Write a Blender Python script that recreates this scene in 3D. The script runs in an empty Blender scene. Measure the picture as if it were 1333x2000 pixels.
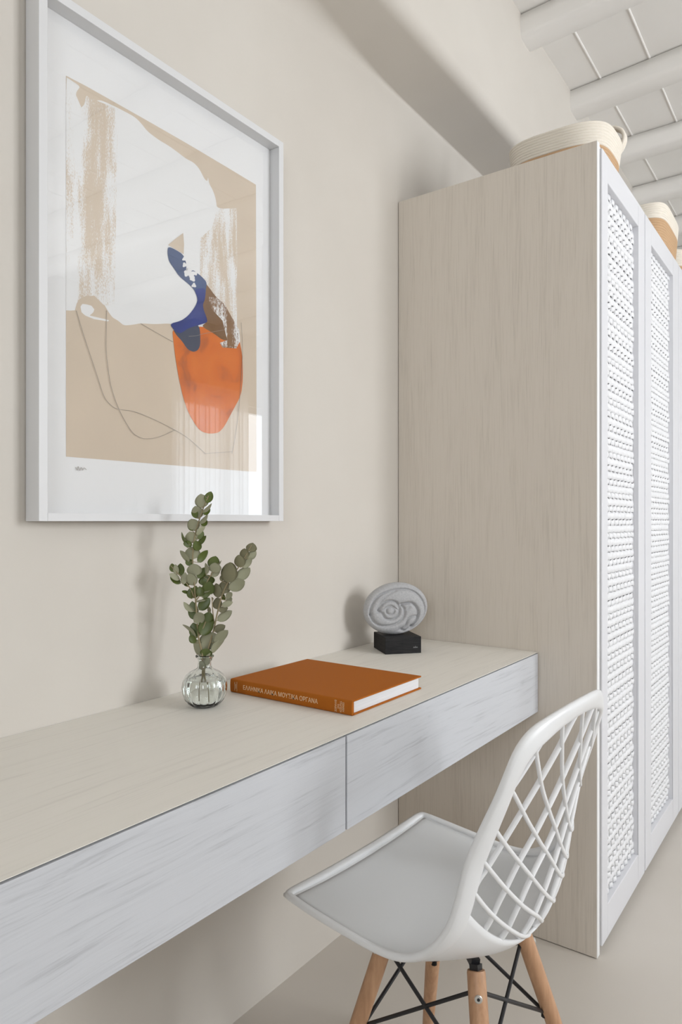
import bpy, bmesh, math, random
from mathutils import Vector, Matrix, noise
random.seed(7)
PI = math.pi
scene = bpy.context.scene
COL = scene.collection

# ------------------------------------------------------------------ camera
cam_d = bpy.data.cameras.new('camera')
cam = bpy.data.objects.new('camera', cam_d)
COL.objects.link(cam)
cam.location = (1.0811, 0.0, 1.0929)
cam.rotation_euler = (PI / 2, 0, 0.6268)
cam_d.sensor_fit = 'AUTO'
cam_d.sensor_width = 36.0
cam_d.lens = 1362.6 * 36.0 / 2000.0
cam_d.shift_y = 17.36 / 2000.0
cam_d.clip_start = 0.02
scene.camera = cam

# ------------------------------------------------------------------ light and exposure
scene.view_settings.view_transform = 'Standard'
scene.view_settings.look = 'None'
scene.view_settings.exposure = 0.06
scene.view_settings.gamma = 1.0
scene.view_settings.use_curve_mapping = False
w = bpy.data.worlds.new('sky'); scene.world = w; w.use_nodes = True
w.node_tree.nodes['Background'].inputs[0].default_value = (0.80, 0.90, 1.0, 1)
w.node_tree.nodes['Background'].inputs[1].default_value = 2.2

def area(name, loc, rot, sx, sy, power, col=(1, 1, 1), spread=None):
    l = bpy.data.lights.new(name, 'AREA'); l.shape = 'RECTANGLE'; l.size = sx; l.size_y = sy
    l.energy = power; l.color = col
    if spread: l.spread = spread
    o = bpy.data.objects.new(name, l); COL.objects.link(o); o.location = loc; o.rotation_euler = rot
    return o
# daylight entering by the curtained glass door opposite the desk
area('window_daylight', (3.56, 4.45, 1.10), (0, PI / 2, 0), 2.1, 1.25, 27, (0.92, 0.965, 1.0))
# fill light added behind the camera, no window known there
area('rear_fill_light', (1.9, -2.16, 1.70), (PI / 2, 0, 0), 1.5, 1.3, 27, (0.95, 0.97, 1.0))
# daylight from the second window in the opposite wall
area('side_window_daylight', (3.56, 1.95, 1.70), (0, PI / 2, 0), 1.3, 1.15, 70, (0.95, 0.97, 1.0))

# ------------------------------------------------------------------ material helpers
def new_mat(name):
    m = bpy.data.materials.new(name); m.use_nodes = True
    nt = m.node_tree; b = nt.nodes['Principled BSDF']
    return m, nt, b
def N(nt, t, **kw):
    n = nt.nodes.new(t)
    for k, v in kw.items():
        if k in ('operation', 'blend_type', 'data_type', 'noise_dimensions', 'wave_type', 'bands_direction', 'wave_profile', 'feature'):
            setattr(n, k, v)
        else:
            n.inputs[k].default_value = v
    return n
def ramp(nt, fac, stops):
    r = nt.nodes.new('ShaderNodeValToRGB')
    e = r.color_ramp.elements
    while len(e) < len(stops): e.new(0.5)
    for i, (p, c) in enumerate(stops):
        e[i].position = p; e[i].color = (c[0], c[1], c[2], 1) if not isinstance(c, (int, float)) else (c, c, c, 1)
    nt.links.new(fac, r.inputs['Fac']); return r
def coords(nt, scale=(1, 1, 1)):
    g = nt.nodes.new('ShaderNodeNewGeometry')
    mp = nt.nodes.new('ShaderNodeMapping'); mp.inputs['Scale'].default_value = scale
    nt.links.new(g.outputs['Position'], mp.inputs['Vector'])
    return mp.outputs['Vector']
def ocoords(nt, scale=(1, 1, 1)):
    g = nt.nodes.new('ShaderNodeTexCoord')
    mp = nt.nodes.new('ShaderNodeMapping'); mp.inputs['Scale'].default_value = scale
    nt.links.new(g.outputs['Object'], mp.inputs['Vector'])
    return mp.outputs['Vector']
def bump(nt, b, h, strength, dist=0.001):
    n = nt.nodes.new('ShaderNodeBump'); n.inputs['Strength'].default_value = strength; n.inputs['Distance'].default_value = dist
    nt.links.new(h, n.inputs['Height']); nt.links.new(n.outputs['Normal'], b.inputs['Normal'])
def plain(name, col, rough=0.5, metal=0.0, bumpscale=0, bstr=0.1, var=0.0, spec=0.5):
    m, nt, b = new_mat(name)
    b.inputs['Base Color'].default_value = (*col, 1); b.inputs['Roughness'].default_value = rough
    b.inputs['Metallic'].default_value = metal; b.inputs['Specular IOR Level'].default_value = spec
    if bumpscale or var:
        n = N(nt, 'ShaderNodeTexNoise', Scale=bumpscale or 8.0, Detail=5.0)
        nt.links.new(coords(nt), n.inputs['Vector'])
        if bumpscale: bump(nt, b, n.outputs['Fac'], bstr)
        if var:
            r = ramp(nt, n.outputs['Fac'], [(0.3, [c * (1 - var) for c in col]), (0.7, [min(1, c * (1 + var)) for c in col])])
            nt.links.new(r.outputs['Color'], b.inputs['Base Color'])
    return m
def plaster(name, c1, c2, rough=0.75, bs=0.25):
    m, nt, b = new_mat(name)
    n = N(nt, 'ShaderNodeTexNoise', Scale=1.6, Detail=4.0, Roughness=0.55)
    nt.links.new(coords(nt), n.inputs['Vector'])
    r = ramp(nt, n.outputs['Fac'], [(0.35, c1), (0.68, c2)])
    nt.links.new(r.outputs['Color'], b.inputs['Base Color'])
    n2 = N(nt, 'ShaderNodeTexNoise', Scale=7.0, Detail=6.0, Roughness=0.6)
    nt.links.new(coords(nt), n2.inputs['Vector'])
    bump(nt, b, n2.outputs['Fac'], bs, 0.004)
    b.inputs['Roughness'].default_value = rough; b.inputs['Specular IOR Level'].default_value = 0.25
    return m
def oak(name, axis, light, mid, dark, fine=95.0, wav=1.0, contrast=1.0):
    """white-washed oak, grain running along one world axis"""
    m, nt, b = new_mat(name)
    al = {'x': 0, 'y': 1, 'z': 2}[axis]
    s1 = [fine] * 3; s1[al] = fine * 0.024
    s2 = [9.0] * 3; s2[al] = 0.9
    # warp for cathedral figure
    nz = N(nt, 'ShaderNodeTexNoise', Scale=1.0, Detail=3.0, Roughness=0.5)
    nt.links.new(coords(nt, tuple([5.0 if i != al else 1.6 for i in range(3)])), nz.inputs['Vector'])
    mix = nt.nodes.new('ShaderNodeVectorMath'); mix.operation = 'MULTIPLY_ADD'
    nt.links.new(nz.outputs['Color'], mix.inputs[0]); mix.inputs[1].default_value = (0.05 * wav,) * 3
    g = nt.nodes.new('ShaderNodeNewGeometry'); nt.links.new(g.outputs['Position'], mix.inputs[2])
    mp = nt.nodes.new('ShaderNodeMapping'); mp.inputs['Scale'].default_value = s1
    nt.links.new(mix.outputs[0], mp.inputs['Vector'])
    n1 = N(nt, 'ShaderNodeTexNoise', Scale=1.0, Detail=4.0, Roughness=0.65)
    nt.links.new(mp.outputs['Vector'], n1.inputs['Vector'])
    mp2 = nt.nodes.new('ShaderNodeMapping'); mp2.inputs['Scale'].default_value = [v * 4 for v in s2]
    nt.links.new(mix.outputs[0], mp2.inputs['Vector'])
    n2 = N(nt, 'ShaderNodeTexNoise', Scale=1.0, Detail=2.0, Roughness=0.5)
    nt.links.new(mp2.outputs['Vector'], n2.inputs['Vector'])
    add = N(nt, 'ShaderNodeMath', operation='MULTIPLY_ADD'); add.inputs[1].default_value = 0.30
    nt.links.new(n2.outputs['Fac'], add.inputs[0])
    sc = N(nt, 'ShaderNodeMath', operation='MULTIPLY'); sc.inputs[1].default_value = 0.75
    nt.links.new(n1.outputs['Fac'], sc.inputs[0]); nt.links.new(sc.outputs[0], add.inputs[2])
    r = ramp(nt, add.outputs[0], [(0.38, dark), (0.47, mid), (0.56, light)])
    nt.links.new(r.outputs['Color'], b.inputs['Base Color'])
    b.inputs['Roughness'].default_value = 0.55; b.inputs['Specular IOR Level'].default_value = 0.3
    bump(nt, b, n1.outputs['Fac'], 0.25, 0.001)
    return m

M = {}
M['wall'] = plaster('wall_plaster', (0.628, 0.588, 0.533), (0.668, 0.630, 0.575))
M['soffit'] = M['wall']
M['ceiling'] = plaster('ceiling_paint', (0.87, 0.85, 0.815), (0.905, 0.885, 0.855), 0.6, 0.1)
M['floor'] = plaster('floor_cement', (0.585, 0.54, 0.48), (0.62, 0.575, 0.52), 0.5, 0.08)
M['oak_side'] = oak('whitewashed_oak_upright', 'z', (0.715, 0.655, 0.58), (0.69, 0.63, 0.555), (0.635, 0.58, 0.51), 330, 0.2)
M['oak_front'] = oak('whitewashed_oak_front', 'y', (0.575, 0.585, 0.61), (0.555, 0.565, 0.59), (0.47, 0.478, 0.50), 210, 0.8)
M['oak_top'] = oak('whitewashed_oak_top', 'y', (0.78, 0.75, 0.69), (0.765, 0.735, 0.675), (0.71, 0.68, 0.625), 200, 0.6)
M['white'] = plain('white_lacquer', (0.70, 0.70, 0.725), 0.4, bumpscale=40, bstr=0.03)
M['frame'] = plain('frame_white', (0.69, 0.69, 0.695), 0.45, bumpscale=60, bstr=0.05)
M['edge'] = plain('edge_band', (0.84, 0.84, 0.83), 0.4)
M['gap'] = plain('shadow_board', (0.30, 0.29, 0.27), 0.8)
M['rope_white'] = plain('white_cord', (0.76, 0.76, 0.77), 0.7, bumpscale=300, bstr=0.3)
M['backing'] = plain('door_backing', (0.60, 0.595, 0.59), 0.9)
M['plastic'] = plain('white_plastic', (0.80, 0.805, 0.81), 0.33, bumpscale=900, bstr=0.03)
M['pad'] = plain('seat_leatherette', (0.70, 0.71, 0.715), 0.5, bumpscale=700, bstr=0.06)
M['black'] = plain('black_steel', (0.012, 0.012, 0.014), 0.4)
M['steel'] = plain('zinc_screw', (0.62, 0.61, 0.58), 0.35, 0.8)
M['cream'] = plain('cream_cotton_rope', (0.80, 0.74, 0.645), 0.85, bumpscale=700, bstr=0.25, var=0.025)
M['tan'] = plain('tan_jute_rope', (0.56, 0.365, 0.21), 0.9, bumpscale=700, bstr=0.3, var=0.05)
M['mat_white'] = plain('print_paper', (0.80, 0.80, 0.80), 0.8)
M['paint_white'] = plain('print_white_ink', (0.78, 0.78, 0.775), 0.8)
M['beige'] = plain('print_beige_ink', (0.62, 0.52, 0.41), 0.8, var=0.03)
M['pblue'] = plain('print_slate_blue', (0.06, 0.095, 0.20), 0.8, bumpscale=0, var=0.25)
M['pblue2'] = plain('print_royal_blue', (0.028, 0.045, 0.20), 0.8, var=0.3)
M['pgrey'] = plain('print_grey_blue', (0.055, 0.065, 0.10), 0.8, var=0.2)
M['pbrown'] = plain('print_brown', (0.20, 0.105, 0.045), 0.8, var=0.3)
M['pencil'] = plain('print_pencil', (0.36, 0.32, 0.28), 0.8)
M['book_cloth'] = plain('book_cloth_orange', (0.40, 0.118, 0.012), 0.7, bumpscale=1500, bstr=0.3, var=0.03, spec=0.12)
M['gilt'] = plain('book_gilt', (0.80, 0.60, 0.38), 0.5)
M['stem'] = plain('stem_bark', (0.27, 0.22, 0.12), 0.7, bumpscale=200, bstr=0.4)
M['leaf_green'] = plain('leaf_dark', (0.080, 0.108, 0.018), 0.4, var=0.3)
M['leaf_pale'] = plain('leaf_underside', (0.29, 0.29, 0.19), 0.6, var=0.15)
M['leaf_brown'] = plain('leaf_olive_brown', (0.165, 0.155, 0.085), 0.6, var=0.2)
M['curtain_rail'] = plain('rail_white', (0.8, 0.8, 0.8), 0.4)

# orange ink with marbled streaks
m, nt, b = new_mat('print_orange')
n = N(nt, 'ShaderNodeTexNoise', Scale=14.0, Detail=5.0, Distortion=1.2); nt.links.new(coords(nt), n.inputs['Vector'])
r = ramp(nt, n.outputs['Fac'], [(0.28, (0.42, 0.11, 0.03)), (0.42, (0.64, 0.155, 0.022)), (0.75, (0.70, 0.19, 0.028))])
nt.links.new(r.outputs['Color'], b.inputs['Base Color']); b.inputs['Roughness'].default_value = 0.8
M['porange'] = m
# dry-brush ink: beige dragged over paper
def brush(name, ink, paper, lo, hi, cy=None, wy=None, scale=(1, 260, 60)):
    m, nt, b = new_mat(name)
    n = N(nt, 'ShaderNodeTexNoise', Scale=1.0, Detail=8.0, Roughness=0.75); nt.links.new(coords(nt, scale), n.inputs['Vector'])
    n3 = N(nt, 'ShaderNodeTexNoise', Scale=1.0, Detail=3.0, Roughness=0.6); nt.links.new(coords(nt, (1, 42, 7)), n3.inputs['Vector'])
    mm = N(nt, 'ShaderNodeMath', operation='MULTIPLY_ADD'); mm.inputs[1].default_value = 0.9
    nt.links.new(n3.outputs['Fac'], mm.inputs[0]); nt.links.new(n.outputs['Fac'], mm.inputs[2])
    out = mm.outputs[0]
    if cy is not None:
        g = nt.nodes.new('ShaderNodeNewGeometry'); s = nt.nodes.new('ShaderNodeSeparateXYZ'); nt.links.new(g.outputs['Position'], s.inputs[0])
        d = N(nt, 'ShaderNodeMath', operation='SUBTRACT'); nt.links.new(s.outputs['Y'], d.inputs[0]); d.inputs[1].default_value = cy
        a = N(nt, 'ShaderNodeMath', operation='ABSOLUTE'); nt.links.new(d.outputs[0], a.inputs[0])
        k = N(nt, 'ShaderNodeMath', operation='MULTIPLY_ADD'); nt.links.new(a.outputs[0], k.inputs[0]); k.inputs[1].default_value = -0.30 / wy
        nt.links.new(out, k.inputs[2]); out = k.outputs[0]
    r = ramp(nt, out, [(lo, paper), (hi, ink)])
    nt.links.new(r.outputs['Color'], b.inputs['Base Color']); b.inputs['Roughness'].default_value = 0.8
    return m
BEI = (0.62, 0.52, 0.41); WHI = (0.78, 0.78, 0.775)
M['brush_l'] = brush('print_drybrush_left', BEI, WHI, 0.81, 0.93, 0.742, 0.080, scale=(1, 620, 230))
M['brush_r'] = brush('print_drybrush_right', BEI, WHI, 0.90, 1.02, scale=(1, 560, 260))
M['splat'] = brush('print_splatter', (0.24, 0.13, 0.06), WHI, 0.88, 0.96, scale=(1, 420, 150))

# picture glass: a clear pane that mirrors by its own Fresnel reflection
m, nt, b = new_mat('picture_glass')
nt.nodes.remove(b); o = nt.nodes['Material Output']
t = nt.nodes.new('ShaderNodeBsdfTransparent'); g = nt.nodes.new('ShaderNodeBsdfGlossy'); g.inputs['Roughness'].default_value = 0.0
f = nt.nodes.new('ShaderNodeFresnel'); gg = nt.nodes.new('ShaderNodeNewGeometry'); io = N(nt, 'ShaderNodeMath', operation='MULTIPLY_ADD'); io.inputs[1].default_value = 1 / 1.5 - 1.5; io.inputs[2].default_value = 1.5; nt.links.new(gg.outputs['Backfacing'], io.inputs[0]); nt.links.new(io.outputs[0], f.inputs['IOR']); mx = nt.nodes.new('ShaderNodeMixShader')
nt.links.new(f.outputs[0], mx.inputs[0]); nt.links.new(t.outputs[0], mx.inputs[1]); nt.links.new(g.outputs[0], mx.inputs[2]); nt.links.new(mx.outputs[0], o.inputs[0])
M['pane'] = m
# vase glass and water
m, nt, b = new_mat('green_tinted_glass')
b.inputs['Base Color'].default_value = (0.955, 0.985, 0.97, 1); b.inputs['Roughness'].default_value = 0.0
b.inputs['Transmission Weight'].default_value = 1.0; b.inputs['IOR'].default_value = 1.48
M['vglass'] = m
m, nt, b = new_mat('water')
b.inputs['Base Color'].default_value = (0.98, 0.995, 0.985, 1); b.inputs['Roughness'].default_value = 0.0
b.inputs['Transmission Weight'].default_value = 1.0; b.inputs['IOR'].default_value = 1.33
M['water'] = m
# sheer curtain
m, nt, b = new_mat('sheer_curtain')
nt.nodes.remove(b); o = nt.nodes['Material Output']
t = nt.nodes.new('ShaderNodeBsdfTransparent'); tr = nt.nodes.new('ShaderNodeBsdfTranslucent'); tr.inputs['Color'].default_value = (0.95, 0.95, 0.95, 1)
df = nt.nodes.new('ShaderNodeBsdfDiffuse'); df.inputs['Color'].default_value = (0.85, 0.85, 0.85, 1)
m1 = nt.nodes.new('ShaderNodeMixShader'); m1.inputs[0].default_value = 0.55; m2 = nt.nodes.new('ShaderNodeMixShader'); m2.inputs[0].default_value = 0.75
nt.links.new(tr.outputs[0], m1.inputs[1]); nt.links.new(df.outputs[0], m1.inputs[2])
nt.links.new(t.outputs[0], m2.inputs[1]); nt.links.new(m1.outputs[0], m2.inputs[2]); nt.links.new(m2.outputs[0], o.inputs[0])
M['sheer'] = m
# stone of the sculpture
m, nt, b = new_mat('pale_grey_stone')
n = N(nt, 'ShaderNodeTexNoise', Scale=240.0, Detail=6.0, Roughness=0.7); nt.links.new(coords(nt), n.inputs['Vector'])
r = ramp(nt, n.outputs['Fac'], [(0.3, (0.36, 0.36, 0.37)), (0.7, (0.50, 0.50, 0.505))]); nt.links.new(r.outputs['Color'], b.inputs['Base Color'])
bump(nt, b, n.outputs['Fac'], 0.5, 0.001); b.inputs['Roughness'].default_value = 0.85
M['stone'] = m
# black painted wood of its block
m, nt, b = new_mat('black_stained_block')
n = N(nt, 'ShaderNodeTexNoise', Scale=1.0, Detail=5.0, Roughness=0.7); nt.links.new(ocoords(nt, (25, 25, 260)), n.inputs['Vector'])
r = ramp(nt, n.outputs['Fac'], [(0.35, (0.007, 0.007, 0.008)), (0.75, (0.026, 0.025, 0.025))]); nt.links.new(r.outputs['Color'], b.inputs['Base Color'])
bump(nt, b, n.outputs['Fac'], 0.5, 0.001); b.inputs['Roughness'].default_value = 0.55; b.inputs['Specular IOR Level'].default_value = 0.25
M['block'] = m
# beech legs
m, nt, b = new_mat('beech_wood')
n = N(nt, 'ShaderNodeTexNoise', Scale=1.0, Detail=4.0, Roughness=0.6); nt.links.new(coords(nt, (120, 120, 9)), n.inputs['Vector'])
r = ramp(nt, n.outputs['Fac'], [(0.3, (0.42, 0.23, 0.125)), (0.7, (0.56, 0.33, 0.19))]); nt.links.new(r.outputs['Color'], b.inputs['Base Color'])
b.inputs['Roughness'].default_value = 0.5
M['beech'] = m
# page block
m, nt, b = new_mat('page_edges')
n = N(nt, 'ShaderNodeTexNoise', Scale=1.0, Detail=3.0); nt.links.new(coords(nt, (6, 6, 1500)), n.inputs['Vector'])
r = ramp(nt, n.outputs['Fac'], [(0.3, (0.66, 0.66, 0.68)), (0.7, (0.80, 0.80, 0.81))]); nt.links.new(r.outputs['Color'], b.inputs['Base Color'])
b.inputs['Roughness'].default_value = 0.8
M['pages'] = m

# ------------------------------------------------------------------ mesh helpers
def obj(name, bm, m, parent=None, smooth=False, bevel=0.0, seg=2):
    me = bpy.data.meshes.new(name)
    bm.normal_update(); bm.to_mesh(me); bm.free()
    for mm in (m if isinstance(m, (list, tuple)) else [m]): me.materials.append(mm)
    if smooth:
        for p in me.polygons: p.use_smooth = True
    o = bpy.data.objects.new(name, me); COL.objects.link(o)
    if parent: o.parent = parent
    if bevel:
        b = o.modifiers.new('bevel', 'BEVEL'); b.width = bevel; b.segments = seg; b.limit_method = 'ANGLE'; b.angle_limit = math.radians(40)
    return o
def empty(name, loc, rz=0):
    o = bpy.data.objects.new(name, None); COL.objects.link(o); o.location = loc; o.rotation_euler = (0, 0, rz); o.empty_display_size = 0.05
    return o
def tag(o, label=None, cat=None, group=None, kind=None):
    if label: o['label'] = label
    if cat: o['category'] = cat
    if group: o['group'] = group
    if kind: o['kind'] = kind
    return o
def box(bm, x0, x1, y0, y1, z0, z1, mi=0):
    v = [bm.verts.new(p) for p in ((x0, y0, z0), (x1, y0, z0), (x1, y1, z0), (x0, y1, z0), (x0, y0, z1), (x1, y0, z1), (x1, y1, z1), (x0, y1, z1))]
    for f in ((3, 2, 1, 0), (4, 5, 6, 7), (0, 1, 5, 4), (1, 2, 6, 5), (2, 3, 7, 6), (3, 0, 4, 7)):
        bm.faces.new([v[i] for i in f]).material_index = mi
def bxm(*a):
    bm = bmesh.new(); box(bm, *a); return bm
def poly(bm, pts, mi=0):
    try:
        f = bm.faces.new([bm.verts.new(p) for p in pts]); f.material_index = mi
        return f
    except ValueError: return None
def tube(bm, pts, r, n=8, cap=True, mi=0):
    pts = [Vector(p) for p in pts]; rings = []
    rr = r if isinstance(r, (list, tuple)) else [r] * len(pts)
    up = None
    for i, p in enumerate(pts):
        d = (pts[min(i + 1, len(pts) - 1)] - pts[max(i - 1, 0)]).normalized()
        if up is None:
            up = d.orthogonal().normalized()
        up = (up - d * up.dot(d)).normalized(); sd = d.cross(up)
        rings.append([bm.verts.new(p + (up * math.cos(2 * PI * k / n) + sd * math.sin(2 * PI * k / n)) * rr[i]) for k in range(n)])
    for a, b in zip(rings, rings[1:]):
        for k in range(n):
            f = bm.faces.new([a[k], a[(k + 1) % n], b[(k + 1) % n], b[k]]); f.material_index = mi
    if cap:
        bm.faces.new(rings[0][::-1]).material_index = mi; bm.faces.new(rings[-1]).material_index = mi
def smoothpts(pts, n=6):
    """Catmull-Rom through the points"""
    P = [Vector(p) for p in pts]; out = []
    for i in range(len(P) - 1):
        a = P[max(i - 1, 0)]; b = P[i]; c = P[i + 1]; d = P[min(i + 2, len(P) - 1)]
        for k in range(n):
            t = k / n
            out.append(0.5 * ((2 * b) + (c - a) * t + (2 * a - 5 * b + 4 * c - d) * t * t + (3 * b - a - 3 * c + d) * t ** 3))
    out.append(P[-1]); return out
def lathe(bm, prof, n=48, rib=None, mi=0, flip=False):
    rings = []
    for r, z in prof:
        ring = []
        for k in range(n):
            a = 2 * PI * k / n; q = r * (1 + (rib(a, z) if rib else 0))
            ring.append(bm.verts.new((q * math.cos(a), q * math.sin(a), z)))
        rings.append(ring)
    for a, b in zip(rings, rings[1:]):
        for k in range(n):
            vs = [a[k], a[(k + 1) % n], b[(k + 1) % n], b[k]]
            bm.faces.new(vs[::-1] if flip else vs).material_index = mi
    return rings

# ------------------------------------------------------------------ the room
X1, Y0, Y1, ZC = 3.4, -2.0, 5.6, 2.80
SX, SZ = 0.196, 2.358                      # the plastered step above the desk wall
bm = bmesh.new(); rows = []
ys = [Y0 + (Y1 - Y0) * i / 60 for i in range(61)]
for y in ys:
    k = min(1, max(0, (1.80 - y) / 0.70)); rc = 0.006 + 0.060 * k * k * (3 - 2 * k)
    rv = 0.035 + 0.010 * k
    wob = 0.002 * math.sin(y * 2.3) + 0.001 * math.sin(y * 7.1)
    pr = [(0, -0.02), (0, 0.0), (0, 0.6), (0, 1.2), (0, 1.8), (0, SZ - rc)]
    for i in range(1, 7):
        a = PI / 2 * i / 6; pr.append((rc - rc * math.cos(a), SZ - rc + rc * math.sin(a)))
    pr.append((SX - rv + wob, SZ))
    for i in range(1, 7):
        a = PI / 2 * i / 6; pr.append((SX - rv + rv * math.sin(a) + wob, SZ + rv - rv * math.cos(a)))
    pr += [(SX + wob, 2.6), (SX + wob * 0.5, ZC + 0.02), (-0.15, ZC + 0.02), (-0.15, -0.02)]
    rows.append([bm.verts.new((p[0], y, p[1])) for p in pr])
for a, b in zip(rows, rows[1:]):
    for i in range(len(a)): bm.faces.new([a[i], a[(i + 1) % len(a)], b[(i + 1) % len(a)], b[i]])
bm.faces.new(rows[0][::-1]); bm.faces.new(rows[-1])
bmesh.ops.recalc_face_normals(bm, faces=bm.faces[:])
wl = tag(obj('wall_left', bm, M['wall'], smooth=True), kind='structure')
md = wl.modifiers.new('edge', 'EDGE_SPLIT'); md.split_angle = math.radians(50)

tag(obj('floor', bxm(-0.15, X1 + 0.15, Y0 - 0.15, Y1 + 0.15, -0.1, 0.0), M['floor']), kind='structure')

# boarded ceiling with thin cover beads between the boards
bm = bmesh.new(); box(bm, -0.15, X1 + 0.15, Y0 - 0.15, Y1 + 0.15, ZC, ZC + 0.1)
x = 0.134
while x < X1:
    tube(bm, [(x, Y0, ZC), (x, Y1, ZC + 0.001)], 0.0045, 8)
    x += 0.18
tag(obj('ceiling', bm, M['ceiling']), kind='structure')
# whitewashed beams crossing the room, a little uneven as hewn timber is
nb = 0
for y, skew in ((-1.66, 0), (-1.17, 0.01), (-0.68, 0), (-0.19, 0.01), (0.30, -0.01), (0.79, 0), (1.28, 0.01), (1.765, 0.0), (2.252, -0.03), (2.768, -0.075), (3.255, -0.02), (3.757, 0.0), (4.25, 0.01), (4.74, 0), (5.22, 0)):
    nb += 1; bm = bmesh.new(); rings = []
    for i in range(29):
        t = i / 28; x = 0.05 + (X1 - 0.05) * t; yy = y + skew * (x - 0.19) + 0.003 * math.sin(5 * x + y * 9)
        wv = 0.003 * math.sin(7 * x + y * 5)
        sec = [(0.014, ZC - 0.004), (0, ZC - 0.0055), (-0.003, ZC - 0.035), (-0.001 + wv, ZC - 0.066), (0.007, ZC - 0.078), (0.020, ZC - 0.083 + wv), (0.050, ZC - 0.085 + wv), (0.084, ZC - 0.083), (0.100, ZC - 0.074), (0.105, ZC - 0.06 - wv), (0.107, ZC - 0.03), (0.104, ZC - 0.0055), (0.09, ZC - 0.004), (0.09, ZC + 0.02), (0.014, ZC + 0.02)]
        rings.append([bm.verts.new((x, yy + a, z)) for a, z in sec])
    for a, b in zip(rings, rings[1:]):
        for k in range(len(a)): bm.faces.new([a[k], a[(k + 1) % len(a)], b[(k + 1) % len(a)], b[k]])
    bm.faces.new(rings[0][::-1]); bm.faces.new(rings[-1]); bmesh.ops.recalc_face_normals(bm, faces=bm.faces[:])
    tag(obj('trim_%d' % nb, bm, M['ceiling'], smooth=True), kind='structure')

# the other walls (seen only as light and in the picture glass)
def wall_with_hole(name, axis, at, a0, a1, holes, th=0.15):
    bm = bmesh.new()
    segs = sorted(holes); c = a0
    def bb(p0, p1, z0, z1):
        if p1 - p0 < 1e-4 or z1 - z0 < 1e-4: return
        if axis == 'x': box(bm, at, at + th, p0, p1, z0, z1)
        else: box(bm, p0, p1, at, at + th, z0, z1)
    for (h0, h1, z0, z1) in segs:
        bb(c, h0, 0, ZC); bb(h0, h1, 0, z0); bb(h0, h1, z1, ZC); c = h1
    bb(c, a1, 0, ZC)
    return tag(obj(name, bm, M['wall']), kind='structure')
wall_with_hole('wall_right', 'x', X1, Y0 - 0.15, Y1 + 0.15, [(1.37, 2.53, 1.05, 2.35), (3.83, 5.08, 0.0, 2.15)])
wall_with_hole('wall_back', 'y', Y1, -0.15, X1, [])
wall_with_hole('wall_front', 'y', Y0 - 0.15, -0.15, X1, [(1.15, 2.65, 1.05, 2.35)])  # opening added for the rear fill light
def window_frame(name, axis, at, a0, a1, z0, z1, mull):
    r = empty(name, ((at, (a0 + a1) / 2, z0) if axis == 'x' else ((a0 + a1) / 2, at, z0))); tag(r, kind='structure')
    bm = bmesh.new(); t = 0.055
    off = Vector(r.location)
    def bb(p0, p1, q0, q1, d=0.05):
        if axis == 'x': box(bm, at + 0.05 - off.x, at + 0.05 + d - off.x, p0 - off.y, p1 - off.y, q0 - off.z, q1 - off.z)
        else: box(bm, p0 - off.x, p1 - off.x, at + 0.05 - off.y, at + 0.05 + d - off.y, q0 - off.z, q1 - off.z)
    bb(a0, a0 + t, z0, z1); bb(a1 - t, a1, z0, z1); bb(a0, a1, z1 - t, z1); bb(a0, a1, z0, z0 + t)
    for k in range(1, mull): c = a0 + (a1 - a0) * k / mull; bb(c - 0.035, c + 0.035, z0, z1)
    obj('window_frame', bm, M['white'], r)
window_frame('door_1', 'x', X1, 3.83, 5.08, 0.0, 2.15, 2)
window_frame('window_1', 'x', X1, 1.37, 2.53, 1.05, 2.35, 2)
window_frame('added_window', 'y', Y0 - 0.15, 1.15, 2.65, 1.05, 2.35, 2)  # unseen window, added to go with the rear fill light
# sheer curtain in front of the glass door
bm = bmesh.new(); pr = []
for i in range(181):
    t = i / 180; y = 3.72 + 0.86 * t
    x = 3.30 + 0.022 * math.sin(t * 95) + 0.010 * math.sin(t * 41 + 1)
    pr.append([bm.verts.new((x, y, z)) for z in (0.01, 2.24)])
for a, b in zip(pr, pr[1:]): bm.faces.new([a[0], b[0], b[1], a[1]])
tag(obj('sheer_curtain', bm, M['sheer'], smooth=True), 'white sheer curtain mirrored in the glass of the framed print', 'curtain')
# ------------------------------------------------------------------ wardrobe
YW, XW, HW = 1.7825, 0.579, 2.0416
WE = 3.86
war = empty('wardrobe', (0.3, 2.8, 0)); tag(war, 'tall white wardrobe with woven cord door panels and oak grain side panel', 'wardrobe')
wo = Vector((0.3, 2.8, 0))
def wbox(bm, x0, x1, y0, y1, z0, z1, mi=0): box(bm, x0 - wo.x, x1 - wo.x, y0 - wo.y, y1 - wo.y, z0, z1, mi)
bm = bmesh.new(); wbox(bm, 0.002, XW - 0.0015, YW, YW + 0.021, 0.002, HW)
tag(obj('side_panel', bm, M['oak_side'], war, bevel=0.0006), 'greyish white oak grain side panel')
bm = bmesh.new(); wbox(bm, XW - 0.0015, XW, YW + 0.0004, YW + 0.0206, 0.002, HW - 0.0003)
obj('edge_strip', bm, M['edge'], war)
bm = bmesh.new(); wbox(bm, 0.002, XW - 0.02, YW + 0.021, WE, 0.0, 0.07); wbox(bm, 0.002, XW - 0.012, WE - 0.02, WE, 0.07, HW); wbox(bm, 0.002, 0.012, YW + 0.021, WE - 0.02, 0.07, HW)
for y in (2.265, 2.795, 3.325): wbox(bm, 0.012, XW - 0.012, y - 0.009, y + 0.009, 0.07, HW - 0.02)
obj('carcass', bm, M['white'], war)
bm = bmesh.new(); wbox(bm, 0.002, XW - 0.003, YW + 0.021, WE, HW - 0.02, HW - 0.001)
obj('top_panel', bm, M['white'], war)
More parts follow.
